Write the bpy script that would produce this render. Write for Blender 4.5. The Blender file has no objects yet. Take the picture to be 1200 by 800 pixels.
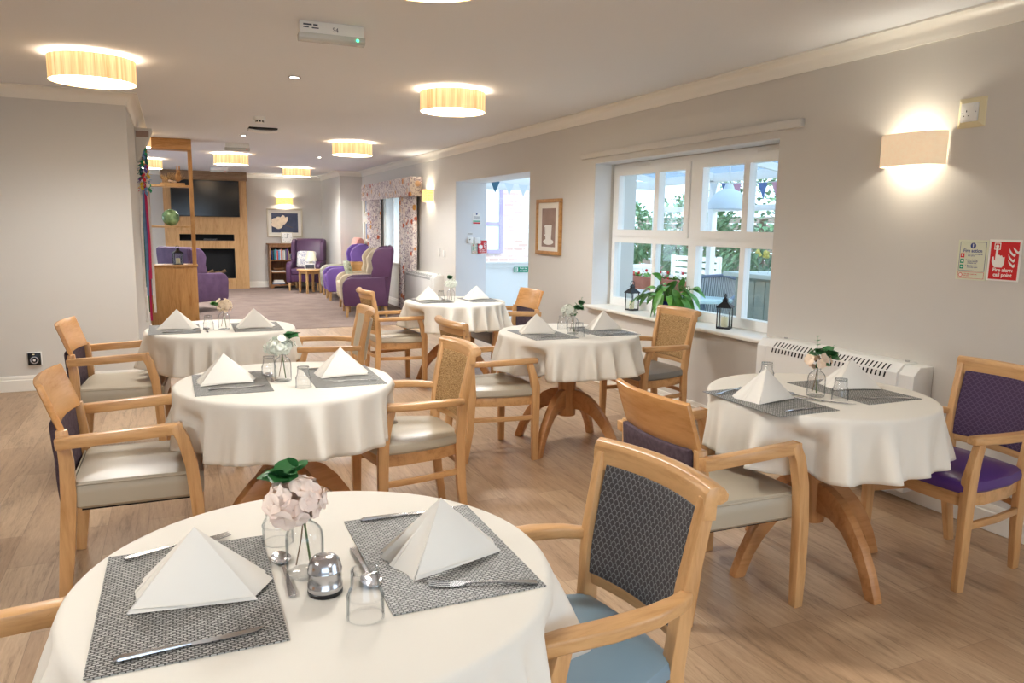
import bpy, bmesh, math, random
from math import sin, cos, pi, radians, sqrt, hypot
from mathutils import Vector, Matrix, Euler
S = bpy.context.scene
C = S.collection
R = random.Random(7)

# ------------------------------------------------------------------ colours and materials
def lin(c):
    return tuple(((x/255)/12.92 if x/255 <= .04045 else ((x/255+.055)/1.055)**2.4) for x in c)+(1,)

class NT:
    def __init__(self, name):
        self.m = bpy.data.materials.new(name); self.m.use_nodes = True
        self.t = self.m.node_tree; self.t.nodes.clear()
        self.out = self.n('ShaderNodeOutputMaterial')
    def n(self, kind, **kw):
        x = self.t.nodes.new(kind)
        for k, v in kw.items():
            if hasattr(x, k) and not k.startswith('i_'): setattr(x, k, v)
        return x
    def l(self, a, b): self.t.links.new(a, b)
    def math(self, op, a, b=None):
        x = self.n('ShaderNodeMath', operation=op)
        for i, v in enumerate((a, b)):
            if v is None: continue
            if isinstance(v, (int, float)): x.inputs[i].default_value = v
            else: self.l(v, x.inputs[i])
        return x.outputs[0]
    def ramp(self, fac, stops):
        x = self.n('ShaderNodeValToRGB')
        e = x.color_ramp.elements
        while len(e) < len(stops): e.new(.5)
        for q, (p, c) in zip(e, stops): q.position = p; q.color = lin(c)
        self.l(fac, x.inputs[0]); return x.outputs[0]
    def coords(self, scale=(1, 1, 1), kind='Object', rot=(0, 0, 0)):
        tc = self.n('ShaderNodeTexCoord'); mp = self.n('ShaderNodeMapping')
        mp.inputs['Scale'].default_value = scale; mp.inputs['Rotation'].default_value = rot
        self.l(tc.outputs[kind], mp.inputs[0]); return mp.outputs[0]
    def noise(self, vec, scale, detail=3, rough=.5, dist=0):
        x = self.n('ShaderNodeTexNoise'); self.l(vec, x.inputs['Vector'])
        x.inputs['Scale'].default_value = scale; x.inputs['Detail'].default_value = detail
        x.inputs['Roughness'].default_value = rough; x.inputs['Distortion'].default_value = dist
        return x.outputs['Fac']
    def bsdf(self, color, rough=.5, metal=0, spec=.5, **kw):
        b = self.n('ShaderNodeBsdfPrincipled')
        if isinstance(color, tuple): b.inputs['Base Color'].default_value = lin(color)
        else: self.l(color, b.inputs['Base Color'])
        b.inputs['Roughness'].default_value = rough; b.inputs['Metallic'].default_value = metal
        b.inputs['Specular IOR Level'].default_value = spec
        for k, v in kw.items(): b.inputs[k.replace('_', ' ')].default_value = v
        self.l(b.outputs[0], self.out.inputs[0]); self.b = b; return b
    def bump(self, h, strength=.2, dist=.002):
        x = self.n('ShaderNodeBump'); x.inputs['Strength'].default_value = strength; x.inputs['Distance'].default_value = dist
        self.l(h, x.inputs['Height']); self.l(x.outputs[0], self.b.inputs['Normal'])

def plain(name, c, rough=.5, metal=0, spec=.5, var=0, vs=6, bump=0, bs=300, **kw):
    t = NT(name)
    if var:
        f = t.noise(t.coords(), vs, 4)
        col = t.ramp(f, [(.3, tuple(max(0, x-var) for x in c)), (.7, tuple(min(255, x+var) for x in c))])
        t.bsdf(col, rough, metal, spec, **kw)
    else: t.bsdf(c, rough, metal, spec, **kw)
    if bump: t.bump(t.noise(t.coords(), bs, 2), bump, .001)
    return t.m

def wood(name, c, axis='x', dark=26, rough=.32, scale=9, spec=.5):
    t = NT(name); sc = {'x': (.12, 1, 1), 'y': (1, .12, 1), 'z': (1, 1, .12)}[axis]
    v = t.coords(sc)
    f = t.noise(v, scale, 5, .6, 1.6); g = t.noise(v, scale*7, 3, .7, .4)
    mx = t.math('ADD', t.math('MULTIPLY', f, .7), t.math('MULTIPLY', g, .3))
    d = tuple(max(0, x-dark*k) for x, k in zip(c, (1, 1.1, 1.1))); l = tuple(min(255, x+dark*.5) for x in c)
    t.bsdf(t.ramp(mx, [(.34, d), (.5, c), (.68, l)]), rough, 0, spec)
    return t.m

def mk_wicker():
    t = NT('grey_wicker'); w = t.n('ShaderNodeTexWave', bands_direction='Y'); w.inputs['Scale'].default_value = 14; w.inputs['Distortion'].default_value = .6; t.l(t.coords(), w.inputs['Vector'])
    t.bsdf(t.ramp(w.outputs['Fac'], [(.25, (120, 126, 130)), (.6, (200, 206, 208))]), .7); return t.m
M = {}
BE = (208, 162, 110)
for a in 'xyz':
    M['beech_'+a] = wood('beech_'+a, BE, a, 26, .3)
    M['table_'+a] = wood('table_'+a, (192, 138, 88), a, 20, .32)
    M['oak_'+a] = wood('oak_'+a, (190, 140, 82), a, 28, .45, 14)
M['slab'] = wood('slab_beech', (206, 152, 94), 'y', 22, .24, 7)
M['oak_pale'] = wood('oak_panel', (190, 148, 98), 'z', 24, .5, 16)
M['oak_dark'] = wood('oak_pelmet', (142, 112, 82), 'x', 24, .5, 16)
M['pine'] = wood('dark_pine', (140, 96, 56), 'z', 30, .5, 10)
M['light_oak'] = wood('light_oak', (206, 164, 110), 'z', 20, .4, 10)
M['wall'] = plain('wall_paint', (212, 208, 201), .9, spec=.2, bump=.05, bs=150)
M['ceiling'] = plain('ceiling_paint', (228, 229, 231), .95, spec=.1, bump=.03, bs=90)
M['trim'] = plain('white_gloss', (238, 234, 224), .35)
M['reveal'] = plain('reveal_paint', (226, 228, 230), .8, spec=.2)
M['upvc'] = plain('white_upvc', (243, 243, 240), .3)
M['white'] = plain('white_plastic', (236, 235, 230), .4)
M['cream'] = plain('cream_plastic', (226, 214, 176), .45)
M['black'] = plain('black_plastic', (16, 16, 18), .3)
M['matblack'] = plain('matt_black', (10, 10, 11), .8)
M['screen'] = plain('tv_screen', (9, 10, 14), .12)
M['blackmetal'] = plain('black_lantern_metal', (24, 25, 30), .45, spec=.5)
M['chrome'] = plain('chrome', (200, 200, 204), .2, 1)
M['steel'] = plain('cutlery_steel', (205, 205, 208), .18, 1)
M['cloth'] = plain('cotton_cloth', (230, 225, 214), .9, spec=.1, bump=.12, bs=700)
M['napkin'] = plain('cotton_napkin', (236, 231, 221), .9, spec=.1, bump=.1, bs=800)
M['wax'] = plain('candle_wax', (242, 234, 200), .5)
M['taupe'] = plain('taupe_vinyl', (180, 170, 150), .36, spec=.5, bump=.05, bs=500)
M['greyv'] = plain('slate_grey_vinyl', (128, 126, 122), .32, bump=.05, bs=500)
M['blue'] = plain('dusty_blue_vinyl', (124, 148, 162), .34, bump=.05, bs=500)
M['purplev'] = plain('purple_vinyl', (84, 54, 128), .3, bump=.05, bs=500)
M['aub'] = plain('aubergine_velvet', (84, 70, 78), .85, spec=.2, var=10, vs=60, bump=.2, bs=400)
M['plum'] = plain('plum_vinyl', (84, 50, 84), .42, var=4)
M['violet'] = plain('violet_vinyl', (120, 88, 164), .45, var=4)
M['mauve'] = plain('mauve_velvet', (96, 70, 102), .7, var=9, vs=8)
M['beigef'] = plain('beige_fabric', (206, 190, 164), .9, var=8, vs=40)
M['sage'] = plain('greyish_green_vinyl', (172, 170, 152), .5)
M['pinkf'] = plain('pink_throw', (214, 150, 140), .9, var=12, vs=20)
M['leafd'] = plain('leaf_dark', (56, 116, 62), .4, var=12, vs=25)
M['leafm'] = plain('leaf_mid', (88, 150, 58), .4, var=20, vs=20)
M['leafe'] = plain('leaf_eucalyptus', (110, 150, 116), .6, var=18, vs=30)
M['leafg'] = plain('leaf_garden', (110, 150, 104), .6, var=34, vs=9)
M['stem'] = plain('stem_green', (86, 108, 58), .6)
M['twig'] = plain('twig_brown', (112, 86, 58), .7)
M['pinkp'] = plain('petal_pink', (252, 226, 212), .7, spec=.2, var=12, vs=18)
M['whitep'] = plain('petal_white', (228, 232, 220), .7, spec=.2, var=8, vs=18)
M['creamp'] = plain('petal_cream', (242, 222, 196), .7, spec=.2, var=10, vs=18)
M['peachp'] = plain('petal_peach', (240, 216, 190), .7, spec=.2, var=12, vs=18)
M['red'] = plain('sign_red', (208, 22, 30), .45)
M['green'] = plain('sign_green', (8, 150, 110), .45)
M['signw'] = plain('sign_white', (240, 238, 232), .45)
M['signc'] = plain('sign_photoluminescent', (218, 220, 196), .45)
M['navy'] = plain('print_navy', (40, 62, 130), .5)
M['print'] = plain('print_grey', (70, 74, 84), .6)
M['pot'] = plain('cobalt_pot', (24, 38, 110), .2)
M['gold'] = plain('pale_gold_frame', (206, 196, 176), .35, .3)
M['mount'] = plain('picture_mount', (238, 233, 222), .8)
M['sagepaint'] = plain('sage_paint', (158, 168, 158), .6)
M['terracotta'] = plain('terracotta', (176, 110, 92), .7, var=12)
M['brown'] = plain('brown_print', (150, 124, 112), .6, var=10, vs=8)
M['greyblue'] = plain('grey_blue_paint', (120, 134, 158), .6)
M['wicker'] = mk_wicker()
M['straw'] = plain('straw', (196, 158, 104), .9, var=26, vs=50)

# woven placemat: rows of short light strands on a dark ground
def mk_mat():
    t = NT('woven_placemat'); b = t.n('ShaderNodeTexBrick')
    t.l(t.coords((1, 1, 1), rot=(0, 0, radians(0))), b.inputs['Vector'])
    b.inputs['Color1'].default_value = lin((196, 195, 190)); b.inputs['Color2'].default_value = lin((150, 150, 146)); b.inputs['Mortar'].default_value = lin((58, 57, 54))
    b.inputs['Scale'].default_value = 1; b.inputs['Mortar Size'].default_value = .0014; b.inputs['Mortar Smooth'].default_value = .2
    b.inputs['Brick Width'].default_value = .0105; b.inputs['Row Height'].default_value = .0056
    t.bsdf(b.outputs['Color'], .5); t.bump(b.outputs['Fac'], -.6, .001); return t.m
M['mat'] = mk_mat()

def mk_floor():
    t = NT('wood_plank_vinyl'); tc = t.n('ShaderNodeTexCoord'); sp = t.n('ShaderNodeSeparateXYZ'); cb = t.n('ShaderNodeCombineXYZ')
    t.l(tc.outputs['Object'], sp.inputs[0]); t.l(sp.outputs[1], cb.inputs[0]); t.l(sp.outputs[0], cb.inputs[1])
    b = t.n('ShaderNodeTexBrick', offset=.37, offset_frequency=2); t.l(cb.outputs[0], b.inputs['Vector'])
    b.inputs['Color1'].default_value = lin((206, 178, 146)); b.inputs['Color2'].default_value = lin((180, 149, 118)); b.inputs['Mortar'].default_value = lin((158, 132, 106))
    b.inputs['Scale'].default_value = 1; b.inputs['Mortar Size'].default_value = .0012; b.inputs['Brick Width'].default_value = .95; b.inputs['Row Height'].default_value = .17
    mp = t.n('ShaderNodeMapping'); mp.inputs['Scale'].default_value = (9, .9, 1); t.l(tc.outputs['Object'], mp.inputs[0])
    f = t.noise(mp.outputs[0], 1.7, 7, .64, 2.2); g = t.noise(mp.outputs[0], 16, 4, .7, .3)
    k = t.math('ADD', t.math('MULTIPLY', f, .65), t.math('MULTIPLY', g, .35))
    r = t.ramp(k, [(.32, (140, 126, 114)), (.46, (222, 216, 210)), (.66, (255, 255, 255))])
    mx = t.n('ShaderNodeMix', data_type='RGBA', blend_type='MULTIPLY'); mx.inputs[0].default_value = .8
    t.l(b.outputs['Color'], mx.inputs[6]); t.l(r, mx.inputs[7])
    t.bsdf(mx.outputs[2], .36, 0, .5); t.bump(b.outputs['Fac'], -.08, .0008); return t.m
M['floor'] = mk_floor()

def mk_carpet():
    t = NT('carpet_pile'); v = t.coords()
    k = t.math('ADD', t.math('MULTIPLY', t.noise(v, 260, 2), .6), t.math('MULTIPLY', t.noise(v, 3, 4), .4))
    t.bsdf(t.ramp(k, [(.35, (130, 112, 104)), (.65, (162, 144, 134))]), .95, 0, .1); t.bump(t.noise(v, 400, 2), .5, .004); return t.m
M['carpet'] = mk_carpet()

def mk_weave(name, a, b, c, sy=90, sz=330):
    t = NT(name); v = t.coords((sy, sy, sz))
    k = t.noise(v, 1, 3, .7, .5)
    t.bsdf(t.ramp(k, [(.3, a), (.5, b), (.68, c)]), .9, 0, .1); t.bump(k, .6, .003); return t.m
M['tan'] = mk_weave('tan_woven_fabric', (88, 64, 42), (168, 132, 88), (214, 184, 138))

def mk_scales(name, ground, line, su, sv):
    # fan scales: offset rows of arcs, in the panel's own y and z
    t = NT(name); sp = t.n('ShaderNodeSeparateXYZ'); tc = t.n('ShaderNodeTexCoord'); t.l(tc.outputs['Object'], sp.inputs[0])
    v = t.math('MULTIPLY', sp.outputs[2], sv); row = t.math('FLOOR', v); fv = t.math('SUBTRACT', v, row)
    off = t.math('MULTIPLY', t.math('MODULO', row, 2), .5)
    u = t.math('ADD', t.math('MULTIPLY', sp.outputs[1], su), off)
    fu = t.math('SUBTRACT', t.math('SUBTRACT', u, t.math('FLOOR', u)), .5)
    d = t.math('SQRT', t.math('ADD', t.math('MULTIPLY', t.math('MULTIPLY', fu, fu), 3.2), t.math('MULTIPLY', fv, fv)))
    k = t.math('ABSOLUTE', t.math('SUBTRACT', d, .8))
    nz = t.noise(t.coords(), 420, 2)
    k2 = t.math('ADD', k, t.math('MULTIPLY', nz, .12))
    t.bsdf(t.ramp(k2, [(.07, line), (.2, ground)]), .75, 0, .25); t.bump(k, .3, .001); return t.m
M['scales'] = mk_scales('grey_scale_fabric', (74, 70, 72), (138, 140, 140), 62, 78)
M['purplef'] = mk_scales('purple_zigzag_fabric', (74, 56, 84), (108, 90, 114), 40, 80)

def mk_floral():
    t = NT('floral_curtain_fabric'); v = t.coords((1, 1, 1))
    vo = t.n('ShaderNodeTexVoronoi'); vo.inputs['Scale'].default_value = 7; t.l(v, vo.inputs['Vector'])
    n1 = t.noise(v, 14, 3, .6, 2)
    base = t.ramp(n1, [(.40, (226, 216, 210)), (.52, (224, 214, 206)), (.56, (98, 72, 100)), (.61, (206, 190, 190))])
    big = t.ramp(vo.outputs['Distance'], [(.26, (255, 255, 255)), (.34, (0, 0, 0))])
    hue = t.ramp(vo.outputs['Color'], [(.3, (190, 98, 70)), (.5, (206, 152, 84)), (.72, (226, 214, 202))])
    mx = t.n('ShaderNodeMix', data_type='RGBA'); t.l(big, mx.inputs[0]); t.l(base, mx.inputs[6]); t.l(hue, mx.inputs[7])
    t.bsdf(mx.outputs[2], .9, 0, .1); return t.m
M['floral'] = mk_floral()

def mk_cushion():
    t = NT('leafy_cushion_fabric'); v = t.coords()
    t.bsdf(t.ramp(t.noise(v, 22, 3, .5, 1.5), [(.42, (232, 228, 220)), (.52, (226, 222, 216)), (.56, (110, 112, 160)), (.62, (220, 214, 210))]), .9, 0, .1); return t.m
M['cushion'] = mk_cushion()
M['cushiong'] = plain('green_leaf_cushion', (170, 176, 150), .9, var=46, vs=22)

# thin clear glass: see-through with a reflection that grows towards the rim
def mk_glass(name, tint, edge, lo, hi, power, rough=0):
    t = NT(name); tr = t.n('ShaderNodeBsdfTransparent')
    gl = t.n('ShaderNodeBsdfGlossy'); gl.inputs['Roughness'].default_value = rough; gl.inputs[0].default_value = (.95, .97, 1, 1)
    lw = t.n('ShaderNodeLayerWeight'); lw.inputs[0].default_value = .5
    t.l(t.ramp(lw.outputs['Facing'], [(.55, tint), (.93, edge)]), tr.inputs[0])
    f = t.math('ADD', t.math('MULTIPLY', t.math('POWER', lw.outputs['Facing'], power), hi), lo)
    mx = t.n('ShaderNodeMixShader'); t.l(f, mx.inputs[0]); t.l(tr.outputs[0], mx.inputs[1]); t.l(gl.outputs[0], mx.inputs[2])
    t.l(mx.outputs[0], t.out.inputs[0]); return t.m
M['pane'] = mk_glass('window_pane', (250, 252, 252), (240, 246, 246), .03, .25, 4)
M['glass'] = mk_glass('clear_table_glass', (252, 252, 252), (182, 190, 192), .03, .34, 3.0, .02)

def mk_lamp(name, col, strength, streak=None):
    t = NT(name); e = t.n('ShaderNodeEmission'); e.inputs[1].default_value = strength
    if streak:
        k = t.noise(t.coords((26, 26, .6)), 1.6, 4, .7)
        t.l(t.ramp(k, [(.3, streak), (.6, col)]), e.inputs[0])
    else: e.inputs[0].default_value = lin(col)
    t.l(e.outputs[0], t.out.inputs[0]); return t.m
def mk_shade(name, ca, cb, glow):
    t = NT(name); k = t.noise(t.coords((26, 26, .6)), 1.8, 4, .7)
    c = t.ramp(k, [(.32, ca), (.62, cb)])
    b = t.bsdf(c, .8, 0, .1); t.l(c, b.inputs['Emission Color']); b.inputs['Emission Strength'].default_value = glow; return t.m
M['shade'] = mk_shade('lit_veneer_shade', (206, 160, 100), (248, 216, 160), .55)
M['diffuser'] = mk_lamp('lit_diffuser', (255, 244, 226), 11)
M['linen'] = mk_shade('lit_linen_shade', (236, 208, 172), (240, 214, 180), .30)
M['amber'] = mk_shade('lit_amber_shade', (236, 190, 96), (255, 220, 140), .75)
M['led'] = mk_lamp('green_indicator', (40, 255, 160), 6)
M['ledred'] = mk_lamp('red_indicator', (230, 40, 30), 1.2)
M['spot'] = mk_lamp('lit_downlight', (255, 244, 226), 18)
M['lampw'] = plain('cream_lampshade', (232, 226, 200), .8)
def mk_poly():
    t = NT('corrugated_polycarbonate'); tr = t.n('ShaderNodeBsdfTransparent'); tr.inputs[0].default_value = (.42, .5, .58, 1)
    d = t.n('ShaderNodeBsdfTranslucent'); d.inputs[0].default_value = (.46, .54, .62, 1)
    mx = t.n('ShaderNodeMixShader'); mx.inputs[0].default_value = .6
    t.l(tr.outputs[0], mx.inputs[1]); t.l(d.outputs[0], mx.inputs[2]); t.l(mx.outputs[0], t.out.inputs[0]); return t.m
M['poly'] = mk_poly()
def mk_sheer():
    t = NT('sheer_net'); tr = t.n('ShaderNodeBsdfTransparent')
    d = t.n('ShaderNodeBsdfTranslucent'); d.inputs[0].default_value = (.9, .93, .97, 1)
    mx = t.n('ShaderNodeMixShader'); mx.inputs[0].default_value = .3
    t.l(tr.outputs[0], mx.inputs[1]); t.l(d.outputs[0], mx.inputs[2]); t.l(mx.outputs[0], t.out.inputs[0]); return t.m
M['sheer'] = mk_sheer()
def mk_brick():
    t = NT('pale_brickwork'); tc = t.n('ShaderNodeTexCoord'); sp = t.n('ShaderNodeSeparateXYZ'); cb = t.n('ShaderNodeCombineXYZ')
    t.l(tc.outputs['Object'], sp.inputs[0]); t.l(sp.outputs[0], cb.inputs[0]); t.l(sp.outputs[2], cb.inputs[1])
    b = t.n('ShaderNodeTexBrick'); t.l(cb.outputs[0], b.inputs['Vector'])
    b.inputs['Color1'].default_value = lin((196, 168, 160)); b.inputs['Color2'].default_value = lin((212, 190, 182)); b.inputs['Mortar'].default_value = lin((226, 220, 214))
    b.inputs['Scale'].default_value = 1; b.inputs['Mortar Size'].default_value = .006; b.inputs['Brick Width'].default_value = .22; b.inputs['Row Height'].default_value = .075
    t.bsdf(b.outputs['Color'], .9); return t.m
M['brick'] = mk_brick()

# ------------------------------------------------------------------ mesh building
class MB:
    def __init__(self): self.v = []; self.f = []
    def add(self, vs, fs):
        o = len(self.v); self.v += [Vector(p) for p in vs]; self.f += [tuple(i+o for i in f) for f in fs]; return self
    def box(self, x0, x1, y0, y1, z0, z1):
        x0, x1 = sorted((x0, x1)); y0, y1 = sorted((y0, y1)); z0, z1 = sorted((z0, z1))
        return self.add([(x, y, z) for z in (z0, z1) for y in (y0, y1) for x in (x0, x1)],
                        [(0, 2, 3, 1), (4, 5, 7, 6), (0, 1, 5, 4), (2, 6, 7, 3), (0, 4, 6, 2), (1, 3, 7, 5)])
    def prism(self, poly, lo, hi, axis='z'):
        m = {'z': lambda a, b, c: (a, b, c), 'y': lambda a, b, c: (a, c, b), 'x': lambda a, b, c: (c, a, b)}[axis]
        n = len(poly); ar = sum(poly[i][0]*poly[(i+1) % n][1]-poly[(i+1) % n][0]*poly[i][1] for i in range(n))
        if (ar < 0) != (axis == 'y'): poly = poly[::-1]
        vs = [m(a, b, lo) for a, b in poly]+[m(a, b, hi) for a, b in poly]
        return self.add(vs, [tuple(range(n))[::-1], tuple(range(n, 2*n))]+[(i, (i+1) % n, n+(i+1) % n, n+i) for i in range(n)])
    def sweep(self, pts, prof, up=(0, 0, 1), scales=None, caps=True):
        # prof: (side, up) points run along pts; side = tangent x up
        P = [Vector(p) for p in pts]; n = len(prof); up = Vector(up); rings = []
        for i, p in enumerate(P):
            a = (P[i]-P[i-1]).normalized() if i else None; b = (P[i+1]-P[i]).normalized() if i < len(P)-1 else None
            t = (a+b).normalized() if a and b else (a or b)
            k = 1/max(.5, t.dot(a)) if a and b else 1
            s = t.cross(up).normalized(); u = s.cross(t).normalized(); sc = scales[i] if scales else 1
            sc = sc if isinstance(sc, tuple) else (sc, sc)
            rings.append([p+s*(q[0]*sc[0])+u*(q[1]*sc[1]*(k if abs(k-1) < .6 else 1)) for q in prof])
        vs = [v for r in rings for v in r]; fs = []
        for i in range(len(P)-1):
            for j in range(n):
                k = (j+1) % n; fs.append((i*n+j, i*n+k, (i+1)*n+k, (i+1)*n+j))
        if caps: fs += [tuple(range(n))[::-1], tuple((len(P)-1)*n+j for j in range(n))]
        return self.add(vs, [f[::-1] for f in fs])
    def bar(self, pts, w, h, up=(0, 0, 1), scales=None):
        return self.sweep(pts, [(-w/2, -h/2), (w/2, -h/2), (w/2, h/2), (-w/2, h/2)], up, scales)
    def tube(self, pts, r, n=8, scales=None, up=(.13, .21, .97)):
        return self.sweep(pts, [(r*cos(2*pi*k/n), r*sin(2*pi*k/n)) for k in range(n)], up, scales)
    def lathe(self, prof, n=24, c=(0, 0, 0), closed=True, sx=1, sy=1):
        vs = []; fs = []
        for r, z in prof:
            for k in range(n): vs.append((c[0]+sx*r*cos(2*pi*k/n), c[1]+sy*r*sin(2*pi*k/n), c[2]+z))
        m = len(prof)
        for i in range(m-1):
            for k in range(n):
                j = (k+1) % n; fs.append((i*n+k, i*n+j, (i+1)*n+j, (i+1)*n+k))
        if closed: fs += [tuple(range(n))[::-1], tuple((m-1)*n+k for k in range(n))]
        return self.add(vs, fs)
    def ball(self, c, r, n=12, m=8):
        rx, ry, rz = r if isinstance(r, tuple) else (r, r, r)
        return self.lathe([(max(.02, sin(pi*i/m)), -cos(pi*i/m)*rz) for i in range(m+1)], n, c, True, rx, ry)
    def sheet(self, fn, nu, nv, th=0, closed_u=False):
        # fn(u, v) in 0..1 gives a point; th thickens along the normal
        g = [[Vector(fn(i/nu, j/nv)) for j in range(nv+1)] for i in range(nu+1)]
        def nrm(i, j):
            a = g[min(i+1, nu)][j]-g[max(i-1, 0)][j]; b = g[i][min(j+1, nv)]-g[i][max(j-1, 0)]
            x = a.cross(b); return x.normalized() if x.length > 1e-12 else Vector((0, 0, 1))
        idx = lambda i, j: i*(nv+1)+j
        fs = [(idx(i, j), idx(i+1, j), idx(i+1, j+1), idx(i, j+1)) for i in range(nu) for j in range(nv)]
        top = [g[i][j]+nrm(i, j)*th/2 for i in range(nu+1) for j in range(nv+1)]
        if not th: return self.add(top, fs)
        bot = [g[i][j]-nrm(i, j)*th/2 for i in range(nu+1) for j in range(nv+1)]; N = len(top)
        fs2 = [tuple(N+k for k in f[::-1]) for f in fs]
        rim = [idx(i, 0) for i in range(nu+1)]+[idx(nu, j) for j in range(1, nv+1)]+[idx(i, nv) for i in range(nu-1, -1, -1)]+[idx(0, j) for j in range(nv-1, 0, -1)]
        side = [(rim[(k+1) % len(rim)], rim[k], N+rim[k], N+rim[(k+1) % len(rim)]) for k in range(len(rim))]
        return self.add(top+bot, fs+fs2+side)
    def leaf(self, p, d, L, w, droop=.3, n=5, fold=.25, th=0, roll=0):
        # a leaf blade from p along d, curving down
        d = Vector(d).normalized(); s = d.cross(Vector((0, 0, 1)));
        s = s.normalized() if s.length > .05 else Vector((1, 0, 0))
        u = s.cross(d).normalized()
        if roll: s, u = s*cos(roll)+u*sin(roll), u*cos(roll)-s*sin(roll)
        vs = []; p = Vector(p)
        for i in range(n+1):
            t = i/n; c = p+d*(L*t)+Vector((0, 0, -1))*(droop*L*t*t); ww = w*(sin(pi*min(1, t*.93+.05))**.8)
            vs += [c-s*ww+u*(fold*ww), c, c+s*ww+u*(fold*ww)]
        fs = []
        for i in range(n):
            a = i*3; fs += [(a, a+1, a+4, a+3), (a+1, a+2, a+5, a+4)]
        return self.add(vs, fs)
    def xf(self, mat, start=0):
        for i in range(start, len(self.v)): self.v[i] = mat @ self.v[i]
        return self
    def build(self, name, mat, parent=None, bevel=0, seg=2, ang=35, smooth=True, sub=0):
        bm = bmesh.new(); vs = [bm.verts.new(p) for p in self.v]
        for f in self.f:
            try: bm.faces.new([vs[i] for i in f])
            except ValueError: pass
        bmesh.ops.recalc_face_normals(bm, faces=bm.faces[:]); bm.normal_update()
        if bevel:
            es = [e for e in bm.edges if len(e.link_faces) == 2 and e.calc_face_angle(0) > radians(30)]
            bmesh.ops.bevel(bm, geom=es, offset=bevel, segments=seg, profile=.5, affect='EDGES', clamp_overlap=True)
        me = bpy.data.meshes.new(name); bm.to_mesh(me); bm.free()
        if smooth:
            me.polygons.foreach_set('use_smooth', [True]*len(me.polygons)); me.set_sharp_from_angle(angle=radians(ang))
        o = bpy.data.objects.new(name, me); C.objects.link(o)
        me.materials.append(M[mat] if isinstance(mat, str) else mat)
        if parent: o.parent = parent
        if sub:
            md = o.modifiers.new('sub', 'SUBSURF'); md.levels = sub; md.render_levels = sub
        return o

def tag(o, label, cat, group=None, kind=None):
    o['label'] = label; o['category'] = cat
    if group: o['group'] = group
    if kind: o['kind'] = kind
    return o
def thing(name, label, cat, loc=(0, 0, 0), rz=0, group=None):
    o = bpy.data.objects.new(name, None); o.empty_display_size = .1; C.objects.link(o)
    o.location = loc; o.rotation_euler = (0, 0, rz); return tag(o, label, cat, group)
FACE = {'-X': Matrix(((0, 0, -1), (-1, 0, 0), (0, 1, 0))), '-Y': Matrix(((1, 0, 0), (0, 0, -1), (0, 1, 0))), '+X': Matrix(((0, 0, 1), (1, 0, 0), (0, 1, 0)))}
def wthing(name, label, cat, loc, face='-X', group=None):
    # a thing on a wall: local x runs along the reading direction, y up, z out of the wall
    o = thing(name, label, cat, loc, 0, group); o.rotation_euler = FACE[face].to_euler(); return o
def frame(mb, fn, u0, u1, z0, z1, w, wb=None):
    # four rails that butt at the corners; fn adds a box for a (u, z) rectangle
    wb = wb or w
    fn(mb, u0, u0+w, z0, z1); fn(mb, u1-w, u1, z0, z1); fn(mb, u0+w, u1-w, z0, z0+wb); fn(mb, u0+w, u1-w, z1-w, z1); return mb
def struct(name, mb, mat, bevel=0, **kw):
    o = mb.build(name, mat, None, bevel, **kw); o['kind'] = 'structure'; return o
def copy_tree(o, parent=None):
    c = o.copy(); C.objects.link(c)
    if parent: c.parent = parent
    for ch in list(o.children): copy_tree(ch, c)
    return c
def text(name, body, size, loc, mat, parent, align='LEFT', bold=0, space=1):
    cu = bpy.data.curves.new(name, 'FONT'); cu.body = body; cu.size = size; cu.align_x = align; cu.extrude = .0003
    cu.offset = bold; cu.space_line = space; cu.materials.append(M[mat])
    o = bpy.data.objects.new('x', cu); C.objects.link(o); me = bpy.data.meshes.new_from_object(o.evaluated_get(bpy.context.evaluated_depsgraph_get()))
    bpy.data.objects.remove(o); me.name = name; o = bpy.data.objects.new(name, me); C.objects.link(o); o.parent = parent; o.location = loc; return o
def light(name, kind, loc, energy, col, **kw):
    l = bpy.data.lights.new(name, kind); l.energy = energy; l.color = col
    for k, v in kw.items(): setattr(l, k, v)
    o = bpy.data.objects.new(name, l); o.location = loc; C.objects.link(o); return o
def rrect(w, h, r, n=4):
    pts = []
    for cx, cy, a in ((w/2-r, h/2-r, 0), (-w/2+r, h/2-r, 90), (-w/2+r, -h/2+r, 180), (w/2-r, -h/2+r, 270)):
        for k in range(n+1): t = radians(a+90*k/n); pts.append((cx+r*cos(t), cy+r*sin(t)))
    return pts
# ------------------------------------------------------------------ camera
cam = bpy.data.cameras.new('camera'); cam.sensor_width = 36; cam.lens = 883/1200*36; cam.clip_start = .02; cam.clip_end = 200
co = bpy.data.objects.new('camera', cam); C.objects.link(co); S.camera = co
yaw, pit, rol = radians(-24.1177), radians(-8.6806), radians(.8756)
r_ = Vector((cos(yaw), sin(yaw), 0)); f_ = Vector((-sin(yaw), cos(yaw), 0)); u_ = Vector((0, 0, 1))
f_, u_ = f_*cos(pit)+u_*sin(pit), -f_*sin(pit)+u_*cos(pit)
r_, u_ = r_*cos(rol)+u_*sin(rol), -r_*sin(rol)+u_*cos(rol)
mw = Matrix((r_, u_, -f_)).transposed().to_4x4(); mw.translation = (0, 0, 1.40); co.matrix_world = mw

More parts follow.
